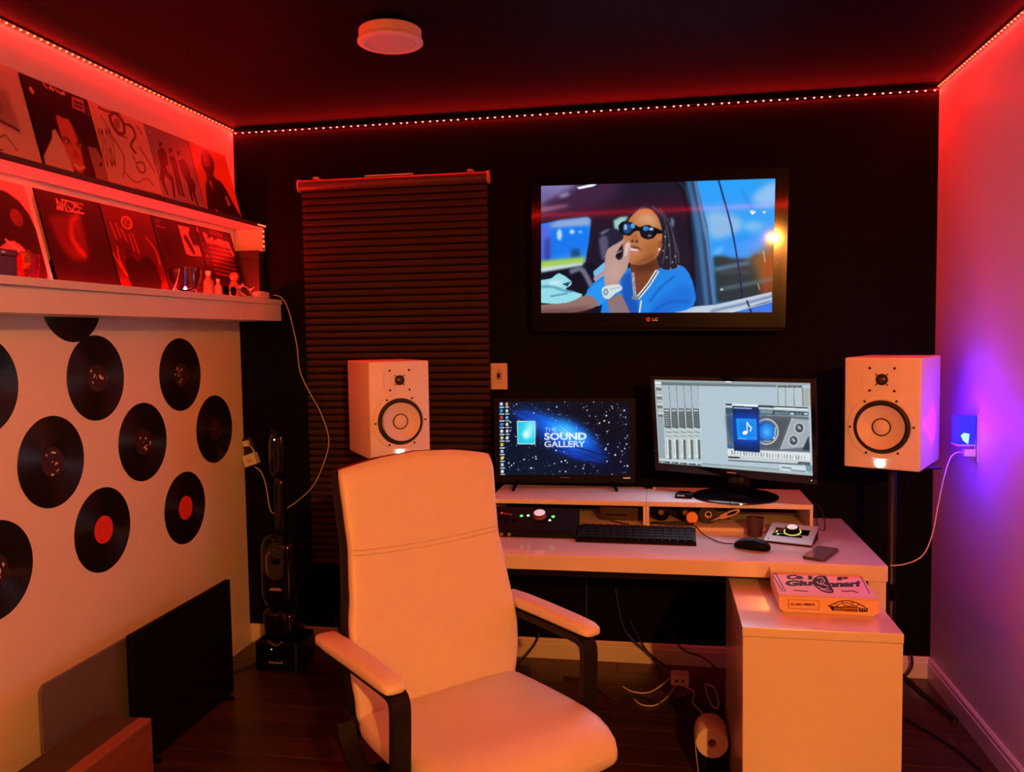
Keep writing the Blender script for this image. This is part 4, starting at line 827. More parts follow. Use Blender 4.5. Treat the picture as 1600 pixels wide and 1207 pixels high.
# ------------------------------------------------------------------ studio monitors on stands
def make_speaker(label, loc, rz):
    w, h, d = .250, .390, .334
    t = thing('studio_speaker', label, 'loudspeaker', loc, (0, 0, rz), 'white studio speakers')
    obj('cabinet', box(-w/2, w/2, 0, d, 0, h, .006, 3), SPKW, t, smooth=True, angle=50)
    wz, tz = .148, .314
    rim = obj('woofer_ring', shift(lathe([(.088, 0), (.112, 0), (.113, .002), (.111, .005), (.097, .0065), (.094, .003), (.088, .003)], 48, 'y', cap=False), (0, -.0003, wz)), SPKW, t, smooth=True, angle=50)
    obj('surround', shift(lathe([(.0935, -.002), (.0935, .004), (.089, .009), (.081, .009), (.0765, .003), (.075, -.004)], 48, 'y', cap=False), (0, -.0003, wz)), RUBBER, t, smooth=True)
    obj('cone', shift(lathe([(.0765, .0035), (.074, .001), (.050, -.010), (.031, -.017)], 48, 'y', cap=False), (0, -.0195, wz)), CONE, t, smooth=True)
    obj('dust_cap_ring', shift(lathe([(.0315, -.0168), (.0315, -.014), (.0275, -.014), (.0275, -.0168)], 36, 'y', cap=False), (0, -.0195, wz)), RUBBER, t)
    obj('dust_cap', shift(lathe([(.0280, -.016), (.022, -.011), (.012, -.008), (0, -.007)], 36, 'y', cap=False), (0, -.0195, wz)), CONE, t, smooth=True)
    for k in range(6):
        a = math.radians(2+60*k); obj('screw', shift(lathe([(0, 0), (.0042, 0), (.0042, .0016), (0, .0018)], 12, 'y'), (.104*math.cos(a), -.0060, wz+.104*math.sin(a))), RUBBER, t)
    tp = obj('tweeter_plate', prism([(a, tz+b_) for a, b_ in superell(.066, .063, 48, .72)], -.0030, -.0002, 'y'), SPKW, t)
    obj('waveguide', shift(lathe([(.050, .0030), (.046, .0034), (.030, .0005), (.0205, .0002)], 40, 'y', cap=False), (0, -.0003, tz)), SPKW, tp, smooth=True)
    obj('tweeter_ring', shift(lathe([(.0150, .002), (.0150, .008), (.0190, .008), (.0200, .005), (.0200, .002)], 32, 'y', cap=False), (0, -.0003, tz)), RUBBER, tp, smooth=True, angle=50)
    obj('tweeter_dome', shift(lathe([(.0150, .0035), (.012, .0065), (.006, .0085), (0, .009)], 24, 'y', cap=False), (0, -.0003, tz)), mat('dark_dome', (.10, .07, .06), .3, metal=.6), tp, smooth=True)
    for k in range(4):
        a = math.radians(45+90*k); c_, s_ = math.cos(a), math.sin(a)
        obj('fin', tube([(c_*.0200, -.0068, tz+s_*.0200), (c_*.0290, -.0055, tz+s_*.0290)], .0016, 6), RUBBER, tp)
        obj('screw', shift(lathe([(0, 0), (.0046, 0), (.0046, .0016), (0, .0018)], 12, 'y'), (c_*.0570, -.0030, tz+s_*.0555)), RUBBER, tp)
    obj('power_light', shift(lathe([(0, 0), (.0135, 0), (.0125, .0035), (.007, .005), (0, .0055)], 24, 'y'), (-.004, -.0003, .020)), WLED, t, smooth=True)
    return t
def make_stand(label, loc, rz, top):
    t = thing('speaker_stand', label, 'speaker stand', loc, (0, 0, rz), 'black speaker stands')
    obj('top_plate', box(-.11, .11, -.13, .13, top-.008, top-.0005, .002, 1), BLKMET, t)
    obj('pole', lathe([(0, .02), (.019, .02), (.019, .50), (.016, .505), (.016, top-.0085), (0, top-.0085)], 20), BLKMET, t, smooth=True, angle=40)
    obj('collar', lathe([(.0192, .47), (.027, .47), (.027, .53), (.0192, .53)], 20, cap=False), BLKPLA, t)
    obj('height_knob', shift(lathe([(0, 0), (.006, 0), (.006, .018), (.014, .019), (.014, .034), (0, .035)], 14, 'x'), (.026, 0, .50)), BLKPLA, t)
    for k in range(3):
        a = math.radians(90+120*k); c_, s_ = math.cos(a), math.sin(a)
        l_ = obj('leg', tube([(c_*.020, s_*.020, .20), (c_*.12, s_*.12, .11), (c_*.235, s_*.235, .014)], .011, 8), BLKMET, t)
        obj('rubber_foot', shift(lathe([(0, 0), (.014, 0), (.014, .022), (0, .024)], 12), (c_*.235, s_*.235, 0)), RUBBER, l_)
    return t
zs = .976
a1 = math.radians(-27.05); a2 = math.radians(35.3)
make_speaker('white studio speaker at right, its side lit blue by the night light', (2.717, -.597, zs), a1)
make_speaker('white studio speaker at left, behind the chair in front of the blind', (.932, -.470, zs), a2)
def cen(x, y, a, d): return (x-math.sin(a)*d, y+math.cos(a)*d)
cx, cy = cen(2.717, -.597, a1, .167); make_stand('black tripod stand under the right speaker beside the desk end', (cx, cy, 0), math.radians(-83), zs)
cx, cy = cen(.932, -.470, a2, .167); make_stand('black tripod stand under the left speaker, behind the chair', (cx, cy, 0), a2, zs)

# ------------------------------------------------------------------ things on the desk
ai = thing('audio_interface', 'black desktop audio interface with green lights and a big lit knob', 'audio interface', (1.50, -.72, DZ))
prf = [(-.005, .004), (0, 0), (.148, 0), (.152, .004), (.152, .070), (.148, .079), (.140, .080), (-.002, .020)]
obj('housing', prism([(a, b_) for a, b_ in prf], -.165, .158, 'x'), BLKPLA, ai)
def onslope(x, s): y_ = -.002+.142*s; return (x, y_, .020+.060*s+.0006)
sl = math.atan2(.060, .142)
def spot(name, x, s, r, m, hh=.0025): return obj(name, lathe([(0, 0), (r, 0), (r*.85, hh), (0, hh)], 24), m, ai, loc=onslope(x, s), rot=(sl, 0, 0))
obj('control_panel', box(-.155, .148, -.070, .070, -.0004, .0006, .0003, 1), BLKPLA, ai, loc=onslope(0, .5), rot=(sl, 0, 0))
kn = spot('volume_knob', .016, .62, .0235, BLKPLA, .017); obj('knob_cap', lathe([(0, .0172), (.0205, .0172), (.0210, .018), (.017, .020), (0, .0205)], 28), KNOB, kn); obj('knob_band', lathe([(.0236, .001), (.0245, .001), (.0224, .014), (.0212, .014)], 28, cap=False), mat('dark_red_band', (.3, .05, .05), .3), kn)
spot('green_light', -.053, .62, .0065, GRN); spot('green_light', -.028, .64, .0060, mat('pale_green', (.4, .9, .6), .4, emit=(.35, .95, .55), estr=1.2)); spot('green_light', .066, .62, .0070, GRN); spot('green_light', .056, .47, .0055, mat('pale_green_dot', (.4, .9, .6), .4, emit=(.3, .95, .5), estr=1.2))
spot('red_light', -.130, .72, .0045, REDI); 
for k in range(4): spot('red_light', -.119+k*.009, .70-.01*k, .0018, REDI)
for k in range(3): obj('small_knob', lathe([(0, 0), (.0075, 0), (.0065, .009), (0, .010)], 16), BLKPLA, ai, loc=onslope(-.135+k*.03, .45), rot=(sl, 0, 0))
for r_i in range(4):
    for c_i in range(2): obj('panel_print', box(-.012, .012, -.0020, .0020, 0, .0005), mat('grey_print', (.40, .36, .38), .6) if (r_i+c_i) == 0 else bpy.data.materials['grey_print'], ai, loc=onslope(.092+c_i*.030, .68-r_i*.12), rot=(sl, 0, 0))
for k in range(3): obj('front_jack', lathe([(.003, 0), (.003, .002), (.0058, .002), (.0058, 0)], 14, cap=False), SILVER, ai, loc=(-.14+k*.028, -.0045, .010), rot=(PI/2, 0, 0))
kb = thing('keyboard', 'slim black keyboard lying on the desk before the riser', 'keyboard', (1.872, -.690, DZ), (0, 0, math.radians(-1.2)))
obj('keyboard_body', prism([(-.082, .001), (-.080, 0), (.080, 0), (.082, .003), (.080, .026), (.074, .028), (-.078, .014), (-.082, .010)], -.208, .208, 'x'), BLKPLA, kb)
kt = math.atan2(.014, .152); km = None
for r_i in range(5):
    for c_i in range(15):
        lo = (-.1855+c_i*.0265, -.062+r_i*.030, .0155+r_i*.030*math.tan(kt)+.0006)
        if km is None: km = obj('key', box(-.0115, .0115, -.0125, .0125, 0, .004, .0015, 1), mat('black_key', (.004, .004, .005), .6, spec=.12), kb, loc=lo, rot=(kt, 0, 0)).data
        else: link('key', km, kb, lo, (kt, 0, 0))
mo = thing('computer_mouse', 'black wired mouse on the desk at right of the keyboard', 'mouse', (2.262, -.795, DZ), (0, 0, math.radians(68)))
obj('mouse_body', loft([[(x, y_, max(z, 0)+.001) for x, z in [(a_[0], a_[1]+zc) for a_ in superell(a, b_, 20, .85)]] for y_, a, b_, zc in ((-.060, .006, .004, .008), (-.056, .018, .010, .010), (-.040, .028, .017, .014), (-.010, .030, .022, .016), (.020, .028, .021, .015), (.045, .024, .015, .012), (.058, .016, .008, .009), (.061, .006, .003, .008))]), BLKPLA, mo, smooth=True)
obj('scroll_wheel', shift(lathe([(0, -.003), (.008, -.003), (.008, .003), (0, .003)], 14, 'x'), (0, .034, .025)), RUBBER, mo)
c68, s68 = math.cos(math.radians(68)), math.sin(math.radians(68))
cc = [((wx-2.262)*c68+(wy+.795)*s68, -(wx-2.262)*s68+(wy+.795)*c68, wz) for wx, wy, wz in ((2.206, -.772, .010), (2.165, -.735, .004), (2.13, -.685, .006), (2.105, -.63, .010), (2.085, -.570, .020), (2.05, -.53, .022))]
obj('mouse_cable', tube(cc, .0022, 6, 6), CABB, mo, smooth=True)
tw = thing('small_interface', 'silver topped audio interface with a glowing ring knob by the mouse', 'audio interface', (2.386, -.724, DZ), (0, 0, math.radians(-20)))
s15 = math.radians(15)
obj('housing', prism([(0, .002), (.004, 0), (.130, 0), (.130, .033), (.127, .0365), (.0, .004)], -.078, .078, 'x'), BLKPLA, tw)
tp = obj('top_plate', box(-.080, .080, 0, .137, .0008, .0050, .001, 1), SILVER, tw, loc=(0, -.001, .0046), rot=(s15, 0, 0))
obj('display_strip', box(-.058, .058, .060, .100, .0051, .0056), BLKGLO, tp); obj('display_strip', box(-.060, .040, .040, .056, .0051, .0055), BLKGLO, tp)
obj('ring_light', shift(lathe([(.026, .0056), (.026, .0075), (.0295, .0075), (.0295, .0056)], 36, cap=False), (.002, .078, 0)), RING, tp)
k2 = obj('volume_knob', shift(lathe([(0, .0056), (.0245, .0056), (.0225, .024), (0, .0245)], 32), (.002, .078, 0)), BLKPLA, tp, smooth=True, angle=40); obj('knob_cap', shift(lathe([(0, .0246), (.018, .0246), (.017, .026), (0, .0265)], 28), (.002, .078, 0)), KNOB, k2)
for k, m_ in ((-.050, RING), (-.042, GRN)): obj('level_light', box(k-.003, k+.003, .066-.02*(k > -.045), .074-.02*(k > -.045), .0057, .0064), m_, tp)
obj('logo_dot', shift(lathe([(0, .0051), (.003, .0051), (.003, .0058), (0, .0058)], 12), (-.066, .014, 0)), BLKPLA, tp)
ph_ = thing('smartphone', 'grey smartphone lying at the front edge of the desk', 'phone', (2.474, -.842, DZ), (0, 0, math.radians(-27)))
obj('phone_body', prism(rrect(.070, .165, .010), .0003, .0085), mat('graphite_case', (.05, .045, .045), .3, metal=.4), ph_); obj('phone_screen', prism(rrect(.066, .161, .008), .0086, .0092), mat('grey_glass', (.16, .14, .14), .12), ph_)
pk = thing('webcam_puck', 'small black square gadget on the riser beside the monitor foot', 'gadget', (2.047, -.470, RZ), (0, 0, math.radians(-8)))
obj('gadget_body', box(-.033, .033, -.026, .026, 0, .018, .006, 2), BLKPLA, pk); obj('gadget_top', box(-.022, .022, -.016, .016, .018, .022, .002, 1), BLKGLO, pk); obj('gadget_edge', box(-.024, .004, -.0268, -.0258, .009, .013), SILVER, pk)
mb = thing('memory_stick', 'tiny black usb stick at the back of the riser joint', 'usb stick', (1.912, -.300, RZ)); obj('stick_body', box(-.016, .016, -.008, .008, 0, .008, .002, 1), BLKPLA, mb); obj('stick_plug', box(.0162, .028, -.005, .005, .001, .006), SILVER, mb)

# clutter inside the right riser
fz = DZ+.0142
hp = thing('headphones', 'black headphones lying inside the right riser', 'headphones', (2.005, -.455, fz))
for s_ in (-1, 1): 
    q = obj('ear_cup', shift(lathe([(0, -.014), (.030, -.014), (.034, -.006), (.034, .008), (.026, .014), (0, .014)], 24, 'y'), (s_*.045, 0, .034)), BLKPLA, hp, smooth=True, angle=40)
    obj('cup_badge', shift(lathe([(0, .0142), (.010, .0142), (.010, .0155), (0, .0155)], 16, 'y'), (s_*.045, 0, .034)), mat('brown_badge', (.2, .12, .08), .5) if s_ < 0 else bpy.data.materials['brown_badge'], q)
obj('headband', tube([(-.045, .016, .060), (-.03, .05, .066), (0, .07, .068), (.03, .05, .066), (.045, .016, .060)], .007, 8, 4), BLKPLA, hp, smooth=True)
cp_ = thing('orange_cap', 'orange round cap standing in the right riser', 'cap', (2.074, -.515, fz+.001)); obj('cap_disc', shift(lathe([(0, -.006), (.020, -.006), (.022, -.003), (.022, .003), (.020, .006), (0, .006)], 24, 'y'), (0, 0, .026)), ORANGEP, cp_); obj('cap_neck', box(-.006, .006, -.005, .005, 0, .006), mat('red_neck', (.6, .08, .04), .4), cp_)
tr = thing('tape_roll', 'dark roll of tape with pale core inside the right riser', 'tape roll', (2.135, -.480, fz)); obj('roll', shift(lathe([(.013, -.012), (.034, -.012), (.034, .012), (.013, .012)], 28, 'y', cap=False), (0, 0, .034)), RUBBER, tr); obj('core', shift(lathe([(.0095, -.0125), (.0128, -.0125), (.0128, .0125), (.0095, .0125)], 24, 'y', cap=False), (0, 0, .034)), CARD, tr)
kn_ = thing('folding_tool', 'orange handled tool leaning inside the right riser', 'tool', (2.215, -.505, fz+.033), (0, math.radians(-24), math.radians(-6)))
obj('handle', prism([(a, b_+.010) for a, b_ in superell(.040, .010, 24, .7)], -.006, .006, 'y'), mat('pale_orange_handle', (.62, .40, .26), .5), kn_); obj('inlay', prism([(a+.010, b_+.010) for a, b_ in superell(.020, .005, 20, .8)], -.0066, -.0061, 'y'), BLKPLA, kn_); obj('blade', prism([(-.040, .006), (-.075, .009), (-.040, .014)], -.002, .002, 'y'), SILVER, kn_)
co = thing('black_cable_coil', 'loose coil of black cable on the floor of the right riser', 'cable', (2.00, -.525, fz)); obj('coil', tube([(.075*math.cos(t)*(1+.12*math.sin(3*t)), .016*math.sin(t), .004+.003*math.sin(2*t)+.0035*(i > 24)) for i, t in enumerate(np.linspace(0, 4*PI, 48))], .0028, 6), CABB, co, smooth=True)
gc = thing('grey_adapter', 'grey brick adapter behind the tape roll in the right riser', 'adapter', (2.170, -.405, fz), (0, 0, .2)); obj('brick', box(-.050, .050, -.022, .022, 0, .034, .005, 2), mat('dark_grey_plastic', (.06, .05, .05), .5), gc); obj('brick_label', box(-.030, .030, -.0228, -.0222, .008, .024), mat('label_grey', (.18, .15, .14), .6), gc)
cupm = mat('dark_red_mesh', (.05, .018, .018), .5, noise=.5, nscale=120)
pc = thing('pencil_cup', 'dark red mesh cup behind the small interface', 'cup', (2.292, -.603, DZ)); obj('cup', lathe([(0, 0), (.026, 0), (.031, .062), (.0295, .062), (.025, .003), (0, .003)], 20), cupm, pc); obj('cup_rim', lathe([(.0290, .0622), (.0325, .0622), (.0325, .066), (.0290, .066)], 20, cap=False), cupm, pc)
# thing inside the left riser
dr = thing('hard_drive', 'flat black drive inside the left riser behind the keyboard', 'hard drive', (1.800, -.420, fz)); obj('drive_case', box(-.075, .075, -.055, .055, 0, .052, .004, 2), mat('dark_drive', (.05, .03, .028), .35), dr); obj('drive_slot', box(-.050, .030, -.0556, -.0551, .020, .024), BLKGLO, dr)
cw = thing('keyboard_cable', 'black cable running from the keyboard into the left riser', 'cable', (1.84, -.60, DZ+.02)); obj('cable', tube([(.0, .0, .010), (-.03, .035, .006), (-.07, .06, .010), (-.10, .065, .030), (-.12, .10, .040)], .0025, 6, 5), CABB, cw, smooth=True)
lc = thing('loose_cable', 'thin dark cable looping behind the right end of the riser', 'cable', (2.52, -.40, DZ)); obj('cable', tube([(0, .03, .075), (.025, .0, .072), (.035, -.05, .04), (.030, -.10, .006), (.012, -.08, .003), (.01, .0, .05), (-.005, .06, .003)], .0022, 6, 6), CABB, lc, smooth=True)

# pizza box
PX, PY, PZ = 2.430, -1.196, .650
pz = thing('pizza_box', 'printed takeaway pizza box on the pull-out cabinet', 'pizza box', (PX, PY, PZ+.0006), (0, 0, math.radians(-1.2)))
pwid, pdep, phh = .272, .232, .050; a = pwid/2
obj('box_tray', prism([(-a+.014, 0), (a-.014, 0), (a, .012), (a, phh-.003), (-a, phh-.003), (-a, .012)], .0008, pdep-.004, 'y'), CARD, pz)
lid = obj('box_lid', box(-a+.001, a-.001, .0006, pdep, phh-.0028, phh, .0006, 1), CARD, pz)
fl = obj('lid_flap', prism([(0, phh-.001), (0, phh+.002), (pdep, phh+.016), (pdep, phh-.002)], -a-.0018, -a-.0004, 'x'), CARD, pz)
Bk = (18, 12, 14)
C1 = Canvas(190, 178, (214, 150, 160), [(130, 160), (1150, 215), (1400, 480), (215, 400)]); C1.img[:] = np.array((226, 196, 188))/255.
C1.line([(140, 180), (250, 365)], 9, Bk); C1.line([(185, 178), (285, 372)], 9, Bk); C1.line([(140, 180), (185, 178)], 6, Bk); C1.line([(1150, 222), (1285, 415)], 9, (60, 30, 35))
for txt, x0_, y0_, x1_, y1_ in (('Ca', 300, 190, 490, 240), ('l', 545, 205, 590, 245), ('p', 880, 222, 1010, 262), ('Giu', 285, 248, 590, 312), ('nnari', 770, 270, 1150, 335)): C1.text(txt, x0_, y0_, x1_, y1_, Bk, 1, .06)
C1.poly([(610, 230), (680, 205), (750, 215), (780, 270), (820, 330), (850, 390), (790, 400), (700, 375), (640, 330), (590, 285)], Bk, smooth=2)
for pts in [[(650, 235), (700, 225), (735, 260)], [(640, 270), (700, 300), (740, 260)], [(660, 320), (720, 350), (790, 345)], [(690, 350), (760, 370), (820, 375)], [(700, 250), (690, 290)], [(720, 300), (780, 320)]]: C1.line(pts, 11, (215, 185, 180), .95, smooth=3)
C1.line([(380, 358), (545, 375)], 10, Bk); C1.line([(940, 372), (990, 385), (1060, 380), (1140, 402)], 12, (50, 25, 30), smooth=3)
me = C1.mesh('lid_print', lambda u, v: np.c_[-a+.003+u*(pwid-.006), .003+(1-v)*(pdep-.006), np.full_like(u, phh+.0004)]); me.materials.append(PRINTM); link('lid_print', me, lid)
C2 = Canvas(190, 34, (216, 178, 140), [(205, 430), (1415, 492), (1415, 762), (205, 695)]); C2.img[:] = np.array((222, 190, 150))/255.
C2.line([(210, 432), (555, 448)], 9, Bk); C2.line([(1070, 474), (1412, 492)], 8, Bk)
C2.line([(320, 485), (690, 508), (685, 655), (320, 635), (320, 485)], 7, (120, 60, 30)); C2.text('GLUBO MEINA', 345, 552, 645, 588, Bk, 1, .04)
C2.line([(805, 600), (880, 545), (960, 510), (1040, 505), (1130, 530), (1210, 580), (1280, 640)], 14, Bk, smooth=4); C2.line([(905, 600), (940, 560), (1020, 540), (1090, 560), (1150, 610)], 10, Bk, smooth=3); C2.line([(805, 590), (900, 605), (1150, 620), (1280, 635)], 12, Bk); C2.poly([(815, 605), (970, 615), (970, 672), (850, 668)], Bk); C2.poly([(1170, 622), (1270, 632), (1280, 685), (1175, 685)], Bk); C2.poly([(975, 625), (1160, 635), (1160, 682), (975, 675)], (150, 95, 55)); C2.line([(985, 650), (1150, 660)], 10, Bk, .8); C2.line([(980, 675), (1160, 684)], 7, Bk); C2.poly([(985, 570), (1100, 580), (1135, 612), (975, 602)], (140, 95, 50), .9)
for x in (880, 900, 925, 945, 1195, 1225, 1250): C2.line([(x, 620), (x+6, 660)], 9, (225, 190, 150))
for p_, q_ in (((960, 515), (985, 545)), ((1110, 525), (1080, 555)), ((1180, 560), (1140, 590)), ((880, 550), (915, 580))): C2.line([p_, q_], 9, Bk)
me = C2.mesh('front_print', lambda u, v: np.c_[-a+.001+u*(pwid-.002)*1.0, np.full_like(u, -.0003), phh-.004-v*(phh-.0045)])
# cut the print's lower corners like the tray
b = bmesh.new(); b.from_mesh(me)
bmesh.ops.delete(b, geom=[f for f in b.faces if (abs(f.calc_center_median().x)-(a-.014)) > f.calc_center_median().z*14/12], context='FACES'); b.to_mesh(me); b.free()
me.materials.append(PRINTM); link('front_print', me, pz)

# ------------------------------------------------------------------ office chair (local x = its left, y = forward)
ch = thing('office_chair', 'high-backed white leather office chair with black arm frames', 'chair', (1.35, -1.462, 0), (0, 0, math.atan2(-.714, -.70)+PI/2+PI/2))
fy = Vector((.714, -.70, 0)).normalized(); ch.rotation_euler = (0, 0, math.atan2(fy.y, fy.x)-PI/2)
# with this turn local +x points along (fy.y*-1 ...): viewer's left is +x, viewer's right is -x
def interp(tab, z):
    for (z0, a0), (z1, a1) in zip(tab[:-1], tab[1:]):
        if z <= z1: t = (z-z0)/(z1-z0); t = t*t*(3-2*t)*.5+t*.5; return a0+(a1-a0)*t
    return tab[-1][1]
HWT = [(.38, .244), (.44, .248), (.50, .254), (.56, .262), (.62, .264), (.70, .257), (.785, .246), (.90, .236), (.98, .239), (1.07, .243), (1.115, .250)]
FRT = [(.44, .004), (.52, .010), (.62, .002), (.75, -.022), (.90, -.052), (1.00, -.068), (1.06, -.078), (1.115, -.094)]
def back_rings(z0, z1, front, thick, shrink, nz=34, top_round=True):
    rings = []
    for i in range(nz+1):
        v = i/nz; z = z0+(z1-z0)*v; hw_ = interp(HWT, z)-shrink; yf = interp(FRT, z)+front; th = thick
        if top_round and v > .93: k = (v-.93)/.07; hw_ -= .010*k*k; th = thick*(1-.55*k*k); yf -= .012*k*k
        ring = []
        for a_, b_ in superell(hw_, th/2, 40, .42):
            r_x = a_/max(hw_, 1e-6)
            arch = .030*(1-r_x*r_x)*max(0, (v-.55)/.45)**2
            ring.append((a_, yf-th/2+b_+.014*r_x*r_x*(1 if b_ > 0 else .4), z+arch))
        rings.append(ring)
    return rings
obj('back_cushion', loft(back_rings(.452, 1.108, 0, .036, 0)), LEATHER, ch, smooth=True)
obj('back_shell', loft(back_rings(.402, 1.100, -.0335, .060, -.001)), BLKSAT, ch, smooth=True)
for dz in (-.0065, .0065):
    pts = []
    for i in range(25):
        x = -.232+.464*i/24; z = .894+dz+.010*(x/.23)**2*0-.012*(1-(x/.23)**2); pts.append((x, interp(FRT, z)+.0004+.014*(x/.236)**2-.004*max(0, (abs(x)-.215)/.02), z))
    obj('seam', tube(pts, .0011, 5), mat('seam_thread', (.45, .40, .37), .7) if dz < 0 else bpy.data.materials['seam_thread'], ch)
# seat
def seat_rings(dz, grow):
    rings = []
    for y_, hw_, zt, zb_ in ((-.030, .215, .470, .425), (-.012, .245, .484, .415), (.03, .256, .489, .408), (.10, .261, .490, .405), (.18, .262, .492, .404), (.26, .260, .495, .403), (.33, .256, .497, .402), (.39, .250, .494, .400), (.43, .243, .484, .397), (.46, .236, .468, .394), (.478, .226, .446, .392), (.484, .212, .424, .396)):
        ring = []
        for a_, b_ in superell(hw_+grow, (zt-zb_)/2, 44, .45):
            r_x = a_/hw_; ring.append((a_, y_, (zt+zb_)/2+b_-(.007*(1-r_x*r_x) if b_ > 0 and y_ < .36 else 0)+dz))
        rings.append(ring)
    return rings
obj('seat_cushion', loft(seat_rings(0, 0)), LEATHER, ch, smooth=True)
obj('seat_pan', prism([(a_, b_+.215) for a_, b_ in superell(.225, .225, 40, .5)], .380, .3965), BLKSAT, ch)
for s_ in (-1, 1):
    pts = [(s_*.2605, y_, .452) for y_ in (-.01, .08, .18, .28, .36)]+[(s_*.250, .42, .448)]
    loop = [(-.085, .636), (-.05, .641), (.0, .642), (.07, .642), (.12, .642), (.24, .642), (.285, .638), (.302, .620), (.303, .57), (.298, .48), (.290, .40), (.278, .355), (.245, .338), (.18, .346), (.11, .364), (.065, .382), (.030, .400), (.006, .424), (-.012, .462)]
    obj('arm_frame', bar(loop, .048, .018, s_*.284, k=3), BLKSAT, ch)
    obj('arm_joint', box(min(s_*.235, s_*.266), max(s_*.235, s_*.266), -.100, -.050, .600, .650, .003, 1), BLKSAT, ch)
    obj('arm_joint', box(min(s_*.225, s_*.266), max(s_*.225, s_*.266), -.060, -.008, .440, .470, .003, 1), BLKSAT, ch)
    obj('frame_bolt', shift(lathe([(0, 0), (.010, 0), (.010, .006), (0, .007)], 14, 'x'), (s_*.322-(.003 if s_ > 0 else .004), .10, .362)), BLKMET, ch)
    obj('frame_bracket', box(min(s_*.20, s_*.268), max(s_*.20, s_*.268), .07, .15, .352, .372, .002, 1), BLKMET, ch)
    rings = []
    for y_, w_, h_, zc in ((-.112, .012, .006, .662), (-.104, .024, .012, .664), (-.085, .031, .016, .667), (-.02, .033, .018, .668), (.10, .032, .018, .669), (.22, .031, .018, .668), (.285, .030, .016, .667), (.306, .027, .012, .664), (.312, .020, .007, .661)):
        rings.append([(s_*.296+a_, y_, zc+b_) for a_, b_ in superell(w_, h_, 24, .6)])
    obj('arm_pad', loft(rings), LEATHER, ch, smooth=True)
obj('gas_column', lathe([(0, .10), (.030, .10), (.030, .24), (.020, .241), (.020, .345), (0, .345)], 20), BLKMET, ch, loc=(0, .21, 0), smooth=True, angle=40)
obj('tilt_housing', box(-.09, .09, .10, .32, .345, .3795, .008, 2), BLKPLA, ch)
obj('back_bracket', tube([(0, .12, .362), (0, -.04, .366), (0, -.098, .40), (0, -.105, .47), (0, -.112, .56)], .020, 8, 4), BLKMET, ch, smooth=True)
for k in range(5):
    a_ = math.radians(18+72*k); c_, s_ = math.cos(a_), math.sin(a_)
    l_ = obj('base_leg', tube([(c_*.02, .21+s_*.02, .125), (c_*.16, .21+s_*.16, .105), (c_*.30, .21+s_*.30, .080)], [.026, .022, .016], 8), BLKPLA, ch, smooth=True)
    for q in (-1, 1):
        obj('caster_wheel', shift(lathe([(0, -.008), (.026, -.008), (.028, -.004), (.028, .004), (.026, .008), (0, .008)], 18, 'x'), (c_*.30+q*.013, .21+s_*.30, .028)), BLKPLA, l_)
    obj('caster_stem', shift(lathe([(0, 0), (.006, 0), (.006, .05), (0, .05)], 10), (c_*.30, .21+s_*.30, .026)), BLKMET, l_)

# ------------------------------------------------------------------ left corner: tower speaker, boards, wooden box
tw2 = thing('tower_speaker', 'slim black tower speaker standing in the left corner', 'loudspeaker', (.296, -.230, 0))
obj('base', box(-.100, .100, -.105, .085, 0, .135, .012, 2), BLKGLO, tw2)
bm = bmesh.new()
for k in range(9): box(-.032+k*.0072, -.0272+k*.0072, -.1062, -.1052, .040, .046+(.006 if k in (0, 8) else .001*(k % 3)), bm=bm)
obj('base_print', bm, mat('dim_pink_print', (.40, .26, .25), .4), tw2)
obj('base_light', box(-.022, -.017, -.1064, -.1052, .100, .105), mat('tiny_white_light', (.8, .8, .8), .3, emit=(.9, .8, .8), estr=.8), tw2)
obj('base_arc', tube([(-.035, -.100, .138), (-.012, -.103, .122), (.012, -.103, .122), (.030, -.100, .138)], .004, 6, 4), mat('dim_chrome', (.3, .26, .25), .3, metal=.8), tw2, smooth=True)
def pod(z0, z1, w, d, name): return obj(name, loft([[(a_, b_-.01, z0+(z1-z0)*v) for a_, b_ in superell(w/2*s_, d/2*s_, 24, .6)] for v, s_ in ((0, .55), (.06, .85), (.18, 1), (.82, 1), (.94, .85), (1, .55))]), BLKGLO, tw2, smooth=True)
pod(.135, .27, .165, .15, 'lower_pod'); pod(.262, .600, .170, .150, 'driver_pod'); pod(.590, .86, .050, .050, 'neck'); pod(.850, 1.065, .080, .080, 'upper_pod')
dr_ = obj('driver_trim', prism([(a_, .480+b_) for a_, b_ in superell(.042, .072, 32, .7)], -.0905, -.0855, 'y'), mat('dark_trim', (.03, .026, .026), .25), tw2)
obj('trim_edge', tube([(-.030, -.093, .425), (-.036, -.094, .46), (-.034, -.094, .51), (-.018, -.094, .533)], .0028, 6, 4), mat('chrome_edge', (.6, .55, .53), .25, metal=.9), dr_, smooth=True)
obj('driver_cone', shift(lathe([(0, .004), (.008, .003), (.010, .001), (.022, .006), (.026, .002)], 24, 'y', cap=False), (.006, -.0906, .50)), BLKGLO, dr_, smooth=True)
obj('port_lip', prism([(-.030, .360), (.030, .360), (.022, .372), (-.022, .372)], -.0905, -.0860, 'y'), mat('pinkish_port', (.35, .25, .24), .4), tw2)
obj('port', prism([(a_, .395+b_) for a_, b_ in superell(.032, .018, 24, .7)], -.0900, -.0862, 'y'), BLKPLA, tw2)
obj('status_light', box(-.004, .002, -.0520, -.0496, 1.018, 1.024), mat('white_green_light', (.8, .9, .8), .3, emit=(.75, .95, .75), estr=2), tw2)
obj('upper_edge', tube([(-.022, -.046, .93), (-.026, -.047, .98), (-.020, -.046, 1.03), (-.004, -.040, 1.052)], .003, 6, 4), mat('dull_edge', (.14, .12, .08), .4), tw2, smooth=True)
pn = thing('black_screen', 'flat black rectangular screen standing on the floor by the left wall', 'screen', (.205, -.870, 0))
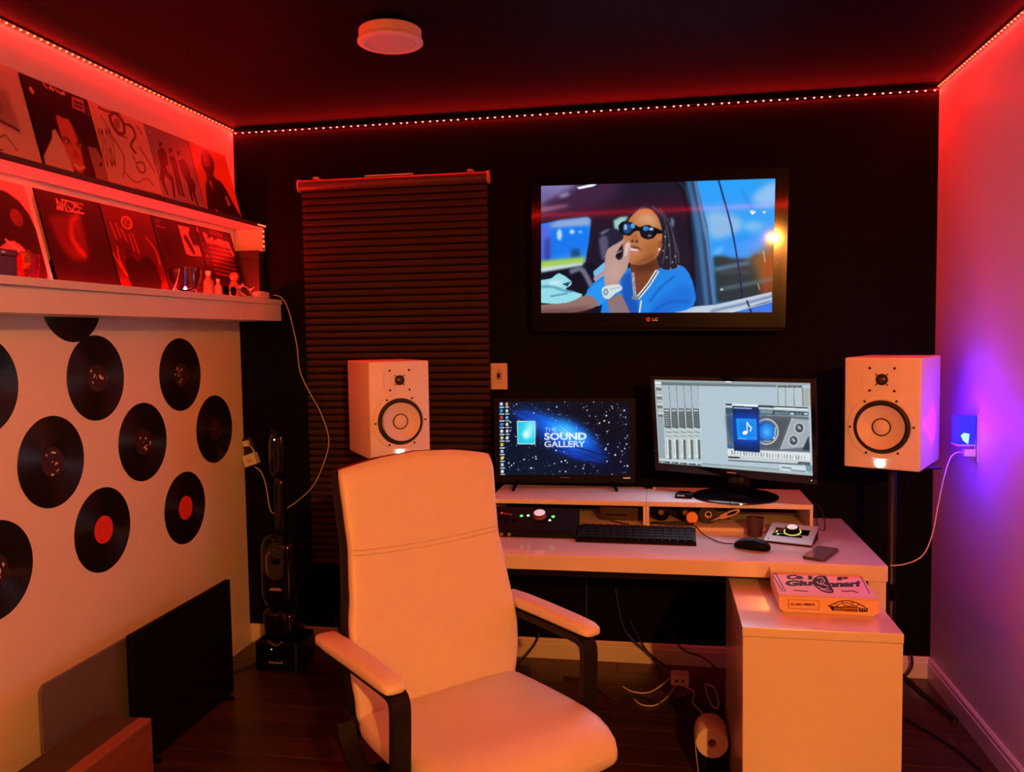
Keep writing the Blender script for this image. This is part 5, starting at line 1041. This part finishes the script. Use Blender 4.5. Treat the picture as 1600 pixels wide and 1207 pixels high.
obj('screen_board', box(-.012, .010, -.333, .318, .004, .478, .003, 1), mat('matte_black_board', (.003, .003, .003), .6, spec=.1), pn)
for s_ in (-1, 1): obj('screen_foot', box(-.016, .045, s_*.25-.010, s_*.25+.010, 0, .012, .003, 1), BLKPLA, pn)
gbn = thing('grey_board', 'grey rounded board standing behind the black screen at the left wall', 'board', (.160, -1.19, 0))
obj('board', prism([(y_, z+.228) for y_, z in rrect(.735, .448, .025)], -.006, .006, 'x'), GREYB, gbn)
for s_ in (-1, 1): obj('board_foot', box(-.030, .006, s_*.28-.012, s_*.28+.012, 0, .0045), BLKPLA, gbn)
wbx = thing('wooden_cabinet', 'low wooden box with a dark top at the lower left picture corner', 'cabinet', (.43, -1.90, 0))
obj('box_body', box(-.082, .082, -.33, .355, 0, .372, .002, 1), WOODB, wbx)
obj('dark_top', box(-.082, .040, -.33, .353, .3725, .377, .001, 1), TOPDK, wbx)
obj('top_rim', box(.0405, .082, -.33, .355, .3725, .377, .001, 1), mat('orange_rim', (.26, .07, .025), .45, noise=.1, nscale=20), wbx)
obj('side_line', box(.0822, .0828, -.30, .330, .02, .350), WOODB, wbx)

# ------------------------------------------------------------------ under the desk
pst = thing('power_strip', 'pale power strip block on the floor under the desk', 'power strip', (2.035, -.205, .0003))
obj('strip_body', box(-.037, .037, -.030, .030, 0, .045, .004, 2), CABW, pst)
for k in (-.014, .012): obj('socket', shift(lathe([(0, 0), (.006, 0), (.006, .0006), (0, .0006)], 12, 'y'), (k, -.0302, .022)), CABB, pst)
def cable(label, pts, r, m, k=6, name='floor_cable'):
    t = thing(name, label, 'cable', pts[0]); P0 = Vector(pts[0]); obj('cable', tube([Vector(p)-P0 for p in pts], r, 6, k), m, t, smooth=True); return t
cable('white cable curling left from the power strip under the desk', [(2.00, -.215, .030), (1.95, -.28, .012), (1.90, -.33, .006), (1.84, -.325, .006), (1.80, -.29, .010)], .003, CABW)
cable('white cable with a forked end on the floor before the power strip', [(2.02, -.24, .006), (1.98, -.36, .005), (1.93, -.44, .005), (1.88, -.44, .006), (1.85, -.40, .010)], .003, CABW)
cable('white cable looping right from the power strip toward the cabinet', [(2.05, -.237, .006), (2.09, -.30, .005), (2.08, -.40, .010), (2.11, -.47, .005), (2.13, -.56, .008), (2.165, -.52, .02)], .003, CABW)
cable('thin white loop of cable beside the glossy cabinet side', [(2.172, -.34, .05), (2.13, -.36, .065), (2.15, -.46, .030), (2.172, -.50, .045), (2.165, -.42, .075), (2.135, -.36, .070)], .0025, CABW)
cable('thick black cable dropping behind the desk to the floor', [(1.76, -.03, .34), (1.80, -.04, .16), (1.90, -.06, .07), (1.99, -.10, .02), (2.06, -.13, .010)], .006, CABB)
cable('black cable slanting across the back baseboard', [(1.82, -.028, .20), (1.88, -.03, .09), (1.93, -.05, .030), (1.96, -.12, .008)], .0045, CABB)
cable('black cable arching over the baseboard at right of the strip', [(2.00, -.03, .16), (2.05, -.03, .08), (2.14, -.04, .05), (2.20, -.07, .010)], .004, CABB)
cable('long black cable lying along the floor below the desk', [(1.55, -.22, .005), (1.66, -.26, .005), (1.76, -.40, .005), (1.86, -.36, .005), (1.96, -.42, .005), (2.10, -.30, .005)], .004, CABB)
cable('thin grey cable hanging straight down behind the desk', [(1.632, -.03, .70), (1.628, -.03, .5), (1.634, -.03, .3), (1.628, -.03, .12)], .0022, mat('grey_cable', (.10, .09, .09), .5))
cable('black power lead in the right corner by the baseboard', [(2.98, -.05, .12), (2.985, -.05, .07), (2.96, -.06, .03), (2.90, -.08, .010), (2.84, -.09, .007)], .005, CABB)
cable('black cable running along the floor beside the right baseboard', [(2.82, -.36, .006), (2.90, -.50, .006), (2.97, -.66, .006), (3.01, -.90, .006), (3.03, -1.2, .006)], .006, CABB)
cable('black cable on the floor by the tower speaker and left baseboard', [(.14, -.50, .006), (.10, -.40, .006), (.16, -.28, .006), (.19, -.18, .006)], .004, CABB)
cable('black cable on the baseboard right of the tower speaker', [(.44, -.02, .16), (.47, -.025, .08), (.52, -.06, .02), (.58, -.12, .006)], .006, CABB)
cable('short black cable below the baseboard under the desk at left', [(1.42, -.03, .12), (1.39, -.04, .06), (1.33, -.10, .006), (1.25, -.16, .006)], .005, CABB)
pr = thing('paper_roll', 'white paper roll with a hanging sheet beside the cabinet side', 'paper roll', (2.120, -.90, 0), (0, 0, 0))
obj('roll', shift(lathe([(.016, -.055), (.050, -.055), (.052, -.050), (.052, .050), (.050, .055), (.016, .055)], 32, 'y', cap=False), (0, 0, .125)), PAPERW, pr, smooth=True, angle=40)
obj('core', shift(lathe([(.013, -.056), (.0158, -.056), (.0158, .056), (.013, .056)], 24, 'y', cap=False), (0, 0, .125)), CARD, pr)
obj('holder', box(-.030, .030, -.045, .045, 0, .072, .004, 1), BLKPLA, pr)
obj('hanging_sheet', loft([[(x, y_, z) for x, y_ in ((-.052+q, -.054), (-.0505+q, -.054), (-.0505+q, .054), (-.052+q, .054))] for z, q in ((.130, 0), (.10, -.001), (.07, .002), (.04, .006), (.006, .008))]), PAPERW, pr)

# ------------------------------------------------------------------ added unseen pendant, its dome cutting the warm lamp's light off the upper wall
fl_ = thing('added_pendant', 'unseen black dome pendant added behind the photographer to shade the warm lamp', 'pendant lamp', (LAMP.x, LAMP.y, H-.0002))
obj('ceiling_rose', lathe([(0, 0), (.05, 0), (.05, -.012), (.01, -.03), (0, -.03)], 24), BLKMET, fl_, smooth=True, angle=40)
obj('cord', tube([(0, 0, -.02), (0, 0, -.20)], .004, 8), CABB, fl_)
rz_ = LAMP.z-.008-H
obj('light_cutoff_shade', lathe([(.170, rz_), (.168, rz_+.022), (.145, rz_+.070), (.10, rz_+.105), (.03, rz_+.135), (.03, rz_+.138), (.102, rz_+.109), (.148, rz_+.074), (.171, rz_+.024), (.173, rz_)], 40, cap=False), BLKMET, fl_, smooth=True)
obj('lamp_holder', lathe([(0, rz_+.09), (.018, rz_+.09), (.02, rz_+.15), (.006, rz_+.17), (0, rz_+.17)], 16), BLKMET, fl_)
